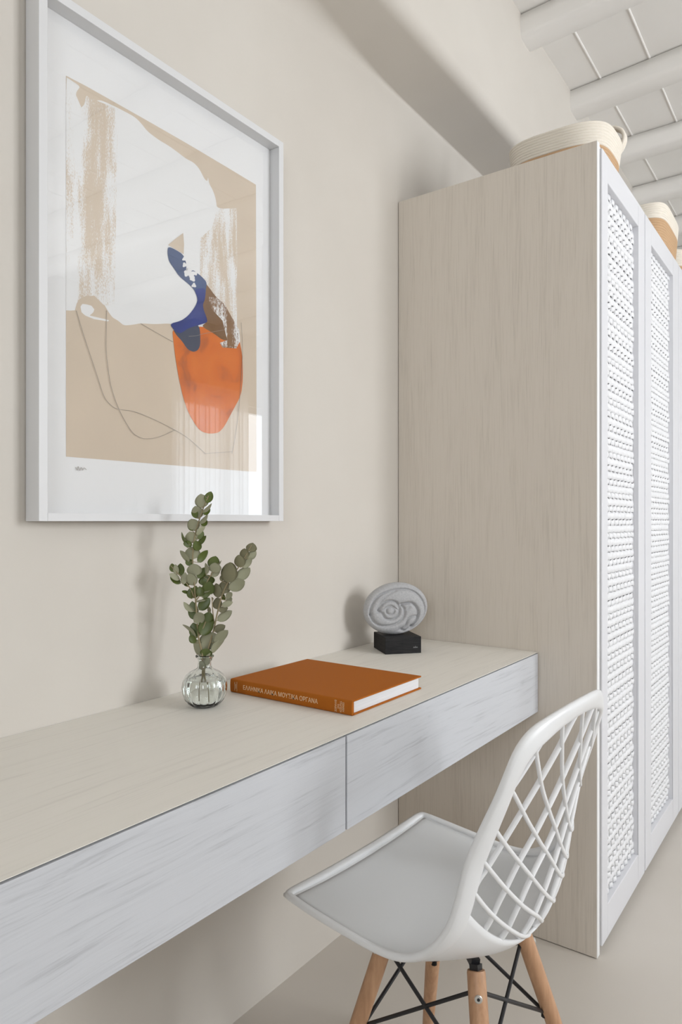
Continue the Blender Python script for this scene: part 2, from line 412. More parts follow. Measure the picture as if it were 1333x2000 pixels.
DOORS = [(1.806, 2.2615, 1.855, 2.182), (2.2725, 2.7900, 2.350, 2.690), (2.7990, 3.318, 2.876, 3.218), (3.330, 3.850, 3.407, 3.75)]
DX0, DX1 = 0.561, 0.585
DZ0, DZ1, PZ0, PZ1 = 0.0227, 2.0310, 0.108, 1.962
def woven(y0, y1, z0, z1, seed):
    rnd = random.Random(seed); bm = bmesh.new()
    pitch = 0.0180; n = int((z1 - z0) / pitch); pitch = (z1 - z0) / n
    per = 0.019; ns = max(1, round((y1 - y0) / per)); per = (y1 - y0) / ns
    steps = ns * 7
    for i in range(n):
        zc = z0 + (i + 0.5) * pitch; ph = PI * (i // 2 % 2); amp = (0.0012 if i % 2 else 0.0034) * rnd.uniform(0.8, 1.2)
        ring0 = None
        for k in range(steps + 1):
            t = k / steps; y = y0 + (y1 - y0) * t
            a = y / per * PI + ph
            xx = math.sin(a) * amp; zz = zc + 0.0012 * math.sin(a * 2 + i) + 0.0011 * noise.noise((y * 30, zc * 12, seed))
            hz = pitch * ((0.56 if i % 2 else 0.41) + 0.05 * abs(math.sin(a))); hx = 0.0032 if i % 2 else 0.0022
            ring = [bm.verts.new((0.5680 + xx + hx * math.cos(q) - wo.x, y - wo.y, zz + hz * math.sin(q))) for q in (0, PI / 3.2, PI / 1.6, PI, -PI / 1.6, -PI / 3.2)]
            if ring0:
                for q in range(6): bm.faces.new([ring0[q], ring[q], ring[(q + 1) % 6], ring0[(q + 1) % 6]])
            ring0 = ring
    for j in range(ns + 1):       # upright stakes the cord is woven round
        y = y0 + j * per
        tube(bm, [(0.5680 - wo.x, y - wo.y, z0), (0.5680 - wo.x, y - wo.y, z1)], 0.0014, 5)
    bmesh.ops.recalc_face_normals(bm, faces=bm.faces[:])
    return bm
for i, (a, b_, c, d) in enumerate(DOORS):
    bm = bmesh.new()
    wbox(bm, DX0, DX1, a, c, DZ0, DZ1); wbox(bm, DX0, DX1, d, b_, DZ0, DZ1)
    wbox(bm, DX0, DX1, c, d, DZ0, PZ0); wbox(bm, DX0, DX1, c, d, PZ1, DZ1)
    bmesh.ops.remove_doubles(bm, verts=bm.verts[:], dist=1e-5)
    door = obj('door', bm, M['white'], war, bevel=0.002)
    wp = obj('woven_panel', woven(c - 0.001, d + 0.001, PZ0 - 0.001, PZ1 + 0.001, i), M['rope_white'], door, smooth=True)
    bm = bmesh.new(); wbox(bm, 0.5595, 0.5612, c - 0.002, d + 0.002, PZ0 - 0.002, PZ1 + 0.002)
    obj('backing', bm, M['backing'], door)

# ------------------------------------------------------------------ floating desk
XD, YL, YR, ZB, ZT = 0.4288, 0.046, 1.7810, 0.5939, 0.75
YD = 0.9161
desk = empty('floating_desk', (0.2, 0.9, ZB)); tag(desk, 'wall-mounted whitewashed oak desk with two wide handleless drawers', 'desk')
do = Vector((0.2, 0.9, ZB))
def dbox(bm, x0, x1, y0, y1, z0, z1): box(bm, x0 - do.x, x1 - do.x, y0 - do.y, y1 - do.y, z0 - do.z, z1 - do.z)
bm = bmesh.new(); dbox(bm, 0.001, XD - 0.020, YL, YR, ZT - 0.02, ZT); dbox(bm, XD - 0.020, XD, YL, YR, ZT - 0.0009, ZT)
bmesh.ops.remove_doubles(bm, verts=bm.verts[:], dist=1e-6)
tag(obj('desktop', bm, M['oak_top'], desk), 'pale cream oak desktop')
bm = bmesh.new(); dbox(bm, 0.001, XD - 0.021, YL + 0.002, YR - 0.001, ZB + 0.006, ZB + 0.02); dbox(bm, 0.001, 0.018, YL + 0.002, YR - 0.001, ZB + 0.02, ZT - 0.02)
for y in (YL + 0.002, YD - 0.009, YR - 0.019): dbox(bm, 0.018, XD - 0.021, y, y + 0.018, ZB + 0.02, ZT - 0.02)
obj('carcass', bm, M['oak_side'], desk)
for (a, b_) in ((YL, YD - 0.0022), (YD + 0.0022, YR - 0.0012)):
    bm = bmesh.new(); dbox(bm, XD - 0.0195, XD - 0.0004, a, b_, ZB, ZT - 0.0042)
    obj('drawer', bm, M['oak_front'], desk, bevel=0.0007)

# ------------------------------------------------------------------ framed print
fr = empty('framed_print', (0.0, 0.915, 1.52)); tag(fr, 'large abstract print in a deep white box frame on the wall', 'picture')
fo = Vector((0.0, 0.915, 1.52))
FY0, FY1, FZ0, FZ1, FX, FW = 0.6168, 1.2130, 1.0923, 1.9560, 0.0405, 0.0152
def fbox(bm, x0, x1, y0, y1, z0, z1): box(bm, x0 - fo.x, x1 - fo.x, y0 - fo.y, y1 - fo.y, z0 - fo.z, z1 - fo.z)
bm = bmesh.new()
fbox(bm, 0.002, FX, FY0, FY0 + FW, FZ0, FZ1); fbox(bm, 0.002, FX, FY1 - FW, FY1, FZ0, FZ1)
fbox(bm, 0.002, FX, FY0 + FW, FY1 - FW, FZ0, FZ0 + 0.0135); fbox(bm, 0.002, FX, FY0 + FW, FY1 - FW, FZ1 - FW, FZ1)
obj('frame', bm, M['frame'], fr, bevel=0.0006)
bm = bmesh.new(); fbox(bm, 0.003, 0.0132, FY0 + FW - 0.004, FY1 - FW + 0.004, FZ0 + 0.010, FZ1 - FW + 0.004)
obj('mount_board', bm, M['mat_white'], fr)
bm = bmesh.new(); fbox(bm, 0.0158, 0.0164, FY0 + FW - 0.001, FY1 - FW + 0.001, FZ0 + 0.0125, FZ1 - FW + 0.001)
tag(obj('glass_pane', bm, M['pane'], fr), 'clear glass with reflections')
ART = {'beige': [(0.6817, 1.845), (0.7216, 1.8468), (0.8604, 1.8476), (0.9519, 1.8474), (1.0543, 1.8457), (1.1502, 1.8436), (1.1526, 1.2021), (0.6817, 1.2015)], 'white': [(0.6817, 1.8426), (0.6862, 1.8424), (0.709, 1.8405), (0.7037, 1.8314), (0.7008, 1.8259), (0.7001, 1.8108), (0.7047, 1.8026), (0.7101, 1.8039), (0.7173, 1.8137), (0.7191, 1.8248), (0.7216, 1.8315), (0.7271, 1.8271), (0.7362, 1.8293), (0.7512, 1.8373), (0.7859, 1.8402), (0.8223, 1.8413), (0.8369, 1.8361), (0.8517, 1.8273), (0.8779, 1.8232), (0.9049, 1.8226), (0.9328, 1.8183), (0.9471, 1.8159), (0.9665, 1.8166), (0.9814, 1.8108), (0.9965, 1.7942), (1.0042, 1.7935), (1.0057, 1.8036), (1.0083, 1.7913), (1.0197, 1.7804), (1.0275, 1.7661), (1.0312, 1.7462), (1.0902, 1.7696), (1.0902, 1.5076), (1.0762, 1.4855), (1.0016, 1.4696), (0.9328, 1.4769), (0.9049, 1.4778), (0.8691, 1.4679), (0.8348, 1.4618), (0.8182, 1.4552), (0.7979, 1.4492), (0.7859, 1.4555), (0.7742, 1.4578), (0.7645, 1.467), (0.755, 1.4794), (0.74, 1.4869), (0.7216, 1.4854), (0.7054, 1.4732), (0.6991, 1.4621), (0.6984, 1.4525), (0.6817, 1.4478)], 'brush_left': [(0.6817, 1.822), (0.7001, 1.8218), (0.7126, 1.8025), (0.7216, 1.8292), (0.7859, 1.8376), (0.7781, 1.4786), (0.755, 1.4761), (0.74, 1.4853), (0.7216, 1.4838), (0.7054, 1.4732), (0.6984, 1.4525), (0.6817, 1.4484)], 'brush_right': [(1.0312, 1.7462), (1.0902, 1.7696), (1.0902, 1.5076), (1.0543, 1.5199), (0.9839, 1.5787), (0.9839, 1.6689), (1.0171, 1.7028)], 'hump': [(0.6984, 1.4525), (0.7019, 1.466), (0.718, 1.4812), (0.7362, 1.4876), (0.7512, 1.4785), (0.7645, 1.4654), (0.775, 1.4563), (0.7899, 1.4481), (0.74, 1.4303), (0.6862, 1.4339)], 'blob': [(0.709, 1.4614), (0.7126, 1.4671), (0.7216, 1.4684), (0.7307, 1.4684), (0.7362, 1.4634), (0.7344, 1.4581), (0.7271, 1.4505), (0.7664, 1.4517), (0.7645, 1.4489), (0.7362, 1.4463), (0.718, 1.4484), (0.7108, 1.4524)], 'patch': [(0.9003, 1.629), (0.921, 1.649), (0.9385, 1.665), (0.9408, 1.6438), (0.9399, 1.6233)], 'blue_top': [(0.9003, 1.6272), (0.9385, 1.6229), (0.9471, 1.6053), (0.9447, 1.5862), (0.9533, 1.5813), (0.9616, 1.5993), (0.9764, 1.5953), (0.9864, 1.5926), (1.0016, 1.5847), (0.999, 1.5677), (0.9965, 1.5481), (0.9889, 1.5311), (0.9774, 1.5357), (0.9739, 1.5498), (0.9665, 1.5605), (0.9519, 1.5676), (0.9281, 1.5756), (0.9141, 1.5883), (0.9026, 1.5974), (0.8985, 1.6123)], 'blue_mid': [(0.9965, 1.5721), (0.998, 1.5536), (0.9889, 1.5323), (1.0042, 1.5057), (0.999, 1.5), (0.9824, 1.4924), (0.9519, 1.4788), (0.9314, 1.4633), (0.9187, 1.4641), (0.9035, 1.4762), (0.9328, 1.4891), (0.9519, 1.5039), (0.9714, 1.528), (0.9774, 1.5444), (0.9665, 1.5603)], 'blue_low': [(0.9118, 1.468), (0.9471, 1.4924), (0.9824, 1.4924), (0.9844, 1.4522), (0.9774, 1.4396), (0.9655, 1.4335), (0.9495, 1.4359), (0.9351, 1.4495), (0.921, 1.4581)], 'brown': [(0.9955, 1.5839), (1.0119, 1.5724), (1.0275, 1.5612), (1.0462, 1.5544), (1.0652, 1.5317), (1.0818, 1.5158), (1.079, 1.4795), (1.0462, 1.4746), (1.0223, 1.483), (0.9864, 1.4903), (1.0031, 1.5036), (0.994, 1.5222), (0.9879, 1.5396)], 'orange': [(0.9108, 1.4678), (0.9131, 1.4485), (0.9187, 1.4134), (0.9262, 1.3785), (0.9375, 1.3401), (0.9519, 1.309), (0.9764, 1.281), (0.9914, 1.2743), (1.0119, 1.2733), (1.0355, 1.2781), (1.0516, 1.2922), (1.0762, 1.3285), (1.1021, 1.3659), (1.1079, 1.401), (1.1073, 1.4452), (1.1016, 1.4722), (1.0902, 1.4978), (1.0762, 1.4987), (1.0734, 1.4783), (1.0462, 1.4785), (1.0223, 1.485), (0.9864, 1.4922), (0.9471, 1.4704)], 'splatter': [(1.0042, 1.5552), (1.0302, 1.56), (1.0516, 1.5519), (1.0762, 1.5264), (1.0959, 1.507), (1.0987, 1.4836), (1.0874, 1.4653), (1.0462, 1.459), (1.0381, 1.4671), (1.0597, 1.4774), (1.0462, 1.5155), (1.0171, 1.5317)], 'speck0': [(0.9451, 1.615), (0.9455, 1.6129), (0.9428, 1.6111), (0.9404, 1.6108), (0.938, 1.6097), (0.9352, 1.6097), (0.9356, 1.6121), (0.9373, 1.614), (0.938, 1.616), (0.9404, 1.6182), (0.9428, 1.6175), (0.9435, 1.6159)], 'speck1': [(0.9488, 1.6043), (0.9474, 1.6014), (0.9441, 1.5999), (0.9418, 1.5985), (0.9383, 1.5966), (0.9362, 1.5981), (0.9373, 1.6009), (0.9375, 1.6029), (0.9383, 1.6059), (0.9418, 1.6073), (0.9441, 1.606), (0.9461, 1.6055)], 'speck2': [(0.9566, 1.5896), (0.9531, 1.586), (0.95, 1.5838), (0.9471, 1.5804), (0.9424, 1.5793), (0.9411, 1.5826), (0.9411, 1.5852), (0.9397, 1.588), (0.9424, 1.5918), (0.9471, 1.5922), (0.95, 1.5917), (0.9544, 1.5923)], 'speck3': [(0.9693, 1.5914), (0.9655, 1.5876), (0.9639, 1.5837), (0.9592, 1.5793), (0.9541, 1.5805), (0.9528, 1.5839), (0.9498, 1.5859), (0.9487, 1.5901), (0.9541, 1.5937), (0.9592, 1.5941), (0.9639, 1.5961), (0.9698, 1.5962)], 'speck4': [(0.9745, 1.5948), (0.974, 1.5931), (0.9734, 1.5906), (0.9704, 1.5893), (0.9684, 1.5904), (0.9669, 1.591), (0.9646, 1.5919), (0.9655, 1.5944), (0.9684, 1.5957), (0.9704, 1.5967), (0.9734, 1.5983), (0.9754, 1.5972)], 'speck5': [(0.9678, 1.5817), (0.969, 1.5792), (0.9668, 1.5758), (0.9626, 1.5754), (0.96, 1.5761), (0.9563, 1.5757), (0.9541, 1.5778), (0.9571, 1.5811), (0.96, 1.5829), (0.9626, 1.5858), (0.9668, 1.587), (0.9681, 1.5842)], 'speck6': [(0.971, 1.5695), (0.9719, 1.567), (0.9687, 1.5647), (0.9655, 1.5646), (0.9628, 1.5637), (0.9592, 1.5635), (0.9592, 1.5663), (0.9617, 1.5687), (0.9628, 1.5709), (0.9655, 1.5736), (0.9687, 1.573), (0.9694, 1.5708)], 'speck7': [(0.957, 1.5972), (0.9564, 1.595), (0.9537, 1.5938), (0.9519, 1.593), (0.9494, 1.5916), (0.9474, 1.5924), (0.9483, 1.5946), (0.9488, 1.5961), (0.9494, 1.5983), (0.9519, 1.5996), (0.9537, 1.5986), (0.9549, 1.5979)]}
LINES = [[(0.7001, 1.4524), (0.7144, 1.4129), (0.74, 1.3504), (0.755, 1.3138), (0.7703, 1.2995), (0.7859, 1.2949), (0.8182, 1.295), (0.8604, 1.287), (0.9164, 1.2709), (0.9519, 1.2573), (0.9965, 1.2313)], [(0.7607, 1.4672), (0.7595, 1.4292), (0.7595, 1.3964), (0.7645, 1.3579), (0.7722, 1.3262), (0.7899, 1.2887), (0.8141, 1.2578), (0.8306, 1.2492), (0.8475, 1.2474), (0.8779, 1.2538), (0.9164, 1.2709)], [(0.8348, 1.4612), (0.8691, 1.4525), (0.9118, 1.4428)], [(1.1016, 1.5243), (1.1056, 1.4569), (1.0959, 1.351), (1.0846, 1.2819), (1.0734, 1.2373)], [(0.9914, 1.2305), (1.0328, 1.236), (1.0734, 1.2412)], [(0.6984, 1.1843), (0.7019, 1.1798), (0.7037, 1.1862), (0.7065, 1.1795), (0.7094, 1.1847), (0.7122, 1.1804), (0.7151, 1.1844), (0.7198, 1.1815)], [(0.9519, 1.4622), (0.9714, 1.4675), (0.994, 1.4769), (1.0489, 1.4966)]]
order = [('beige', 'beige'), ('white', 'paint_white'), ('brush_left', 'brush_l'), ('brush_right', 'brush_r'), ('hump', 'beige'), ('blob', 'paint_white'),
         ('patch', 'beige'), ('orange', 'porange'), ('brown', 'pbrown'), ('blue_low', 'pgrey'), ('blue_top', 'pblue'), ('blue_mid', 'pblue2'), ('splatter', 'splat')] + [('speck%d' % i, 'paint_white') for i in range(8)]
mats = []; bm = bmesh.new(); lay = 0.01335
for k, mn in order:
    if M[mn] not in mats: mats.append(M[mn])
    lay += 0.00009
    pts = ART[k]
    if k in ('orange', 'blue_mid', 'blue_low', 'white', 'brown', 'blue_top'):     # inked edges are soft curves
        for _ in range(2):
            pts = [q for (x0, y0), (x1, y1) in zip(pts, pts[1:] + pts[:1]) for q in ((x0 * .8 + x1 * .2, y0 * .8 + y1 * .2), (x0 * .2 + x1 * .8, y0 * .2 + y1 * .8))]
    f = poly(bm, [(lay - fo.x, y - fo.y, z - fo.z) for y, z in pts], mats.index(M[mn]))
    if f: f.normal_update(); bmesh.ops.triangulate(bm, faces=[f], ngon_method='EAR_CLIP')
mats.append(M['pencil'])
for ln in LINES:
    tube(bm, smoothpts([(lay + 0.0001 - fo.x, y - fo.y, z - fo.z) for y, z in ln], 6), 0.00042, 4, mi=len(mats) - 1)
bm.normal_update()
for f in bm.faces:
    if f.normal.x < 0 and f.material_index != len(mats) - 1: f.normal_flip()
tag(obj('print', bm, mats, fr), 'beige print with white, blue and orange shapes')

# ------------------------------------------------------------------ book
bk = empty('book', (0.2299, 1.1255, 0.75)); tag(bk, 'orange-brown clothbound book lying flat with gilt Greek spine lettering', 'book')
hx, hy, T = 0.149, 0.1237, 0.0268
bm = bmesh.new(); box(bm, -hx, hx, -hy + 0.004, hy, 0.0002, 0.0030); box(bm, -hx, hx, -hy + 0.004, hy, T - 0.0028, T)
# rounded-corner spine
sp = []
for i in range(13):
    a = -PI / 2 + PI * i / 12
    sp.append((-hy + 0.0045 - 0.0045 * max(0, math.cos(a)) ** 0.45, T / 2 + (T / 2 - 0.0001) * math.sin(a)))
r0 = [bm.verts.new((-hx, y, z)) for y, z in sp] + [bm.verts.new((-hx, -hy + 0.007, T - 0.0002)), bm.verts.new((-hx, -hy + 0.007, 0.0004))]
r1 = [bm.verts.new((hx, v.co.y, v.co.z)) for v in r0]
for k in range(len(r0)): bm.faces.new([r0[k], r0[(k + 1) % len(r0)], r1[(k + 1) % len(r0)], r1[k]])
bm.faces.new(r0[::-1]); bm.faces.new(r1); bmesh.ops.recalc_face_normals(bm, faces=bm.faces[:])
# blind-stamped ornament on the front cover
obj('cover', bm, M['book_cloth'], bk, bevel=0.0005)
obj('pages', bxm(-hx + 0.004, hx - 0.004, -hy + 0.006, hy - 0.005, 0.003, T - 0.0028), M['pages'], bk)
def lettering(name, body, size, loc, rot, m, parent, extr=0.00015, sx=1.0, align='CENTER', spacing=1.0, lsp=1.0):
    cu = bpy.data.curves.new(name, 'FONT'); cu.body = body; cu.size = size; cu.extrude = extr; cu.align_x = align; cu.align_y = 'CENTER'
    cu.space_character = spacing; cu.space_line = lsp
    o = bpy.data.objects.new(name, cu); COL.objects.link(o)
    bpy.context.view_layer.update()
    dg = bpy.context.evaluated_depsgraph_get(); me = bpy.data.meshes.new_from_object(o.evaluated_get(dg))
    me.transform(Matrix.Diagonal((sx, 1, 1, 1)))
    bpy.data.objects.remove(o); bpy.data.curves.remove(cu)
    me.name = name; me.materials.clear(); me.materials.append(m)
    o = bpy.data.objects.new(name, me); COL.objects.link(o); o.parent = parent; o.location = loc; o.rotation_euler = rot
    return o
sy = -hy - 0.00005
tag(lettering('spine_title', 'ΕΛΛΗΝΙΚΑ ΛΑΙΚΑ ΜΟΥΣΙΚΑ ΟΡΓΑΝΑ', 0.0118, (-0.020, sy, T / 2 + 0.0005), (PI / 2, 0, 0), M['gilt'], bk, sx=0.90), 'gilt Greek title')
lettering('spine_author', 'ΦΟΙΒΟΣ\nΑΝΩΓΕΙΑΝΑΚΗΣ', 0.0030, (-0.1345, sy, T / 2), (PI / 2, PI / 2, 0), M['gilt'], bk, sx=0.72)
lettering('spine_publisher', 'ΕΘΝΙΚΗ\nΤΡΑΠΕΖΑ\nΤΗΣ\nΕΛΛΑΔΟΣ', 0.0056, (0.122, sy, T / 2), (PI / 2, PI / 2, 0), M['gilt'], bk, sx=0.80)
bm = bmesh.new(); box(bm, -0.1305, -0.1299, sy - 0.0001, sy + 0.0003, 0.004, T - 0.004)
obj('spine_rule', bm, M['gilt'], bk)

# ------------------------------------------------------------------ stone sculpture on its block
sc = empty('sculpture', (0.116, 1.586, 0.75), math.radians(49.6)); tag(sc, 'round grey stone spiral shell sculpture on a small black block', 'sculpture')
obj('base_block', bxm(-0.049, 0.049, -0.052, 0.052, 0.0, 0.043), M['block'], sc, bevel=0.0012)
bm = bmesh.new()
for tri in ([(-0.0028, 0), (0.0028, 0), (0, 0.0055)], [(0.0016, 0), (0.0066, 0), (0.0041, 0.004)], [(-0.0066, 0), (-0.0016, 0), (-0.0041, 0.004)]):
    poly(bm, [(0.033 + a, -0.0522, 0.014 + b2) for a, b2 in tri])
obj('base_mark', bm, plain('block_mark', (0.16, 0.16, 0.16), 0.6), sc)
G = [([(240, 640), (262, 700), (300, 760), (380, 810), (480, 822), (560, 815), (640, 790), (705, 740), (742, 680), (752, 610), (738, 555), (705, 515)], 17, 0.0050),
     ([(240, 640), (238, 560), (262, 470), (310, 390), (390, 320), (500, 275), (620, 250), (700, 248), (800, 262), (900, 305), (980, 375), (1045, 470), (1072, 560), (1075, 640), (1050, 740), (1005, 810), (940, 865), (860, 905)], 17, 0.0050),
     ([(350, 600), (345, 530), (370, 455), (410, 395), (470, 340), (550, 295), (620, 272)], 14, 0.0035),
     ([(355, 575), (400, 480), (460, 435), (540, 425), (610, 448), (655, 505), (672, 570), (660, 640), (620, 690), (560, 722), (490, 715), (440, 680), (415, 630), (365, 600)], 17, 0.0055),
     ([(560, 535), (590, 580), (570, 630), (520, 645), (478, 615), (470, 565), (505, 530), (560, 535)], 12, 0.0040),
     ([(380, 590), (440, 560), (480, 520), (540, 505), (600, 545), (650, 580)], 11, 0.0028),
     ([(700, 490), (770, 478), (850, 474), (905, 510), (948, 570), (968, 640), (962, 720), (930, 790), (880, 850)], 18, 0.0065),
     ([(940, 690), (890, 688), (840, 710), (800, 760), (780, 830), (720, 890)], 16, 0.0055),
     ([(880, 850), (830, 900), (760, 930), (700, 900)], 20, 0.0050),
     ([(820, 545), (790, 570)], 20, 0.0025)]
GP = []
for pts, wd, dp in G:
    sm = smoothpts([(a, b2, 0) for a, b2 in pts], 4)
    GP.append(([((p.x - 645) / 495, (562 - p.y) / 422) for p in sm], wd / 495, dp))
A_, B_ = 0.0870, 0.0700
def relief(u, v):
    r2 = min(1.0, u * u + v * v)
    h = 0.024 * math.sqrt(max(0.0, 1 - r2 ** 2.2))
    # the raised coil between grooves: rounded body
    for pts, wd, dp in GP:
        dm = 9e9
        for (x0, y0), (x1, y1) in zip(pts, pts[1:]):
            ex, ey = x1 - x0, y1 - y0; L = ex * ex + ey * ey
            t = 0 if L < 1e-12 else max(0, min(1, ((u - x0) * ex + (v - y0) * ey) / L))
            d = (u - x0 - t * ex) ** 2 + (v - y0 - t * ey) ** 2
            if d < dm: dm = d
        h -= dp * 1.25 * math.exp(-dm / (2 * (wd * 0.8) ** 2)) * min(1, 2.5 * (1 - r2) + 0.2)
        h -= dp * 0.35 * math.exp(-dm / (2 * (wd * 2.8) ** 2)) * min(1, 2.5 * (1 - r2) + 0.2)
    return h
bm = bmesh.new(); NR, NA = 60, 132; front = []; back = []
for i in range(NR + 1):
    rr = math.sin(PI / 2 * i / NR); fr_, br_ = [], []
    for k in range(NA):
        a = 2 * PI * k / NA; u, v = rr * math.cos(a), rr * math.sin(a)
        sq = 1 + 0.03 * math.sin(2 * a + 0.6)
        if i == 0 and k: fr_.append(fr_[0]); br_.append(br_[0]); continue
        fr_.append(bm.verts.new((u * A_ * sq, -relief(u, v), v * B_ * sq)))
        if i < NR: br_.append(bm.verts.new((u * A_ * sq, 0.022 * math.sqrt(max(0, 1 - rr ** 4.4)), v * B_ * sq)))
    front.append(fr_); back.append(br_ if i < NR else fr_)
for R, fl in ((front, False), (back, True)):
    for a, b2 in zip(R, R[1:]):
        for k in range(NA):
            vs = [a[k], b2[k], b2[(k + 1) % NA], a[(k + 1) % NA]]
            vs = [q for n_, q in enumerate(vs) if q not in vs[:n_]]
            if len(vs) > 2: bm.faces.new(vs[::-1] if fl else vs)
bmesh.ops.recalc_face_normals(bm, faces=bm.faces[:])
st = obj('stone_disc', bm, M['stone'], sc, smooth=True); st.location = (-0.004, 0, 0.043 + B_ - 0.0015)
tag(st, 'light grey stone spiral')

# ------------------------------------------------------------------ glass vase with water
VX, VY = 0.1186, 0.8982
va = empty('bud_vase', (VX, VY, 0.75), 0.11); tag(va, 'small round ribbed clear glass vase holding two leafy sprigs', 'vase')
NRIB = 14
def rib(a, z):
    e = max(0.0, min(1.0, (0.068 - z) / 0.02)) * max(0.0, min(1.0, z / 0.01))
    return 0.06 * e * (abs(math.cos(a * NRIB / 2)) - 0.64)
outer = [(0.0001, 0.0006), (0.020, 0.0004), (0.0235, 0.0015), (0.030, 0.0065), (0.0365, 0.0150), (0.0402, 0.0260), (0.0415, 0.0365), (0.0400, 0.0470), (0.0350, 0.0570), (0.0270, 0.0640), (0.0175, 0.0685), (0.0134, 0.0715), (0.0124, 0.0760), (0.0124, 0.0850), (0.0132, 0.0890), (0.0160, 0.0905), (0.0172, 0.0922), (0.0168, 0.0942), (0.0150, 0.0950), (0.0122, 0.0940)]
inner = [(0.0106, 0.0905), (0.0103, 0.0850), (0.0103, 0.0760), (0.0112, 0.0705), (0.0155, 0.0668), (0.0255, 0.0620), (0.0330, 0.0555), (0.0378, 0.0465), (0.0392, 0.0365), (0.0380, 0.0268), (0.0344, 0.0165), (0.0280, 0.0090), (0.0200, 0.0055), (0.0001, 0.0050)]
bm = bmesh.new(); lathe(bm, outer + inner, 112, rib); bmesh.ops.remove_doubles(bm, verts=bm.verts[:], dist=2e-5); bmesh.ops.recalc_face_normals(bm, faces=bm.faces[:])
obj('glass_body', bm, M['vglass'], va, smooth=True)
WZ = 0.0515
wp = [(r * 0.993, z + 0.0002) for r, z in inner if z < WZ][::-1]
wp = wp + [(0.0347 * 0.993, WZ), (0.0335, WZ - 0.0003), (0.0001, WZ - 0.0003)]
bm = bmesh.new(); lathe(bm, wp, 112, rib); bmesh.ops.remove_doubles(bm, verts=bm.verts[:], dist=2e-5); bmesh.ops.recalc_face_normals(bm, faces=bm.faces[:])
obj('water', bm, M['water'], va, smooth=True)

# ------------------------------------------------------------------ leafy sprigs
TR = Vector((math.cos(0.6268), math.sin(0.6268), 0)); TF = Vector((-math.sin(0.6268), math.cos(0.6268), 0))
def sprig(name, label, stems, leaves, depth, seed):
    root = empty(name, (VX, VY, 0.755)); tag(root, label, 'plant', 'leafy sprigs in the glass vase')
    rnd = random.Random(seed)
    def W(u, v, d): return TR * u + Vector((0, 0, 1)) * (v - 0.005) + TF * (d + depth * min(1, max(0, v - 0.09) / 0.1))
    bm = bmesh.new(); paths = []
    for si, s in enumerate(stems):
        pts = [W(u, v, 0.0) for u, v in s]
        sm = smoothpts(pts, 6); r0, r1 = (0.0021, 0.0010) if si == 0 else (0.0013, 0.0008)
        tube(bm, sm, [r0 + (r1 - r0) * i / (len(sm) - 1) for i in range(len(sm))], 7); paths.append(sm)
    obj('stem', bm, M['stem'], root, smooth=True)
    bm = bmesh.new()
    for (u0, v0, u1, v1, wd, kind) in leaves:
        base = W(u0, v0, rnd.uniform(-0.003, 0.003)); 
        near = min((q for p in paths for q in p), key=lambda q: (q - base).length)
        dz = rnd.uniform(-0.010, 0.006) if kind != 'f' else rnd.uniform(-0.002, 0.012)
        tip = W(u1, v1, dz)
        ax = tip - base; L = ax.length; ax.normalize()
        face = -TF; face = (face - ax * face.dot(ax)).normalized(); side = ax.cross(face)
        wd *= 1.22; real = max(wd, 0.54 * L); ang = math.acos(min(1, wd / real)) * rnd.choice((-1, 1))
        sd = side * math.cos(ang) + face * math.sin(ang); nm = sd.cross(ax).normalized()
        if nm.dot(-TF) < 0: nm = -nm
        top_mi, bot_mi = {'f': (0, 1), 'b': (1, 0), 'B': (2, 0)}[kind]
        cup = rnd.uniform(0.05, 0.14) * (1 if kind == 'f' else -1) * real; bend = rnd.uniform(-0.06, 0.10) * L
        nl, nw = 10, 6; gf = []; gb = []
        for i in range(nl + 1):
            t = i / nl; hw = real * 0.5 * (math.sin(PI * min(1, t ** 0.85)) ** 0.62 if 0 < t < 1 else 0.04)
            rf = []; rb = []
            for k in range(nw + 1):
                s = -1 + 2 * k / nw
                p = base + ax * (L * t) + sd * (hw * s) + nm * (cup * (s * s * (hw / (real * 0.5))) - bend * math.sin(PI * t) - 0.0004 * (1 - abs(s)) * (1 if kind != 'f' else -1))
                rf.append(bm.verts.new(p + nm * 0.00018)); rb.append(bm.verts.new(p - nm * 0.00018))
            gf.append(rf); gb.append(rb)
        def faces(g, mi, fl):
            for a, b2 in zip(g, g[1:]):
                for k in range(nw):
                    vs = [a[k], a[k + 1], b2[k + 1], b2[k]]
                    bm.faces.new(vs[::-1] if fl else vs).material_index = mi
        fl = (sd.cross(ax)).dot(nm) < 0
        faces(gf, top_mi, fl); faces(gb, bot_mi, not fl)
        for g0, g1 in ((gf, gb),):
            for i in range(nl):
                for k in (0, nw):
                    bm.faces.new([g0[i][k], g0[i + 1][k], g1[i + 1][k], g1[i][k]]).material_index = top_mi
        # petiole to the stem
        if (near - base).length > 0.0008: tube(bm, [near, (near + base) / 2, base, base + ax * 0.003], 0.0005, 5, mi=3)
    obj('leaves', bm, [M['leaf_green'], M['leaf_pale'], M['leaf_brown'], M['stem']], root, smooth=True)
    return root
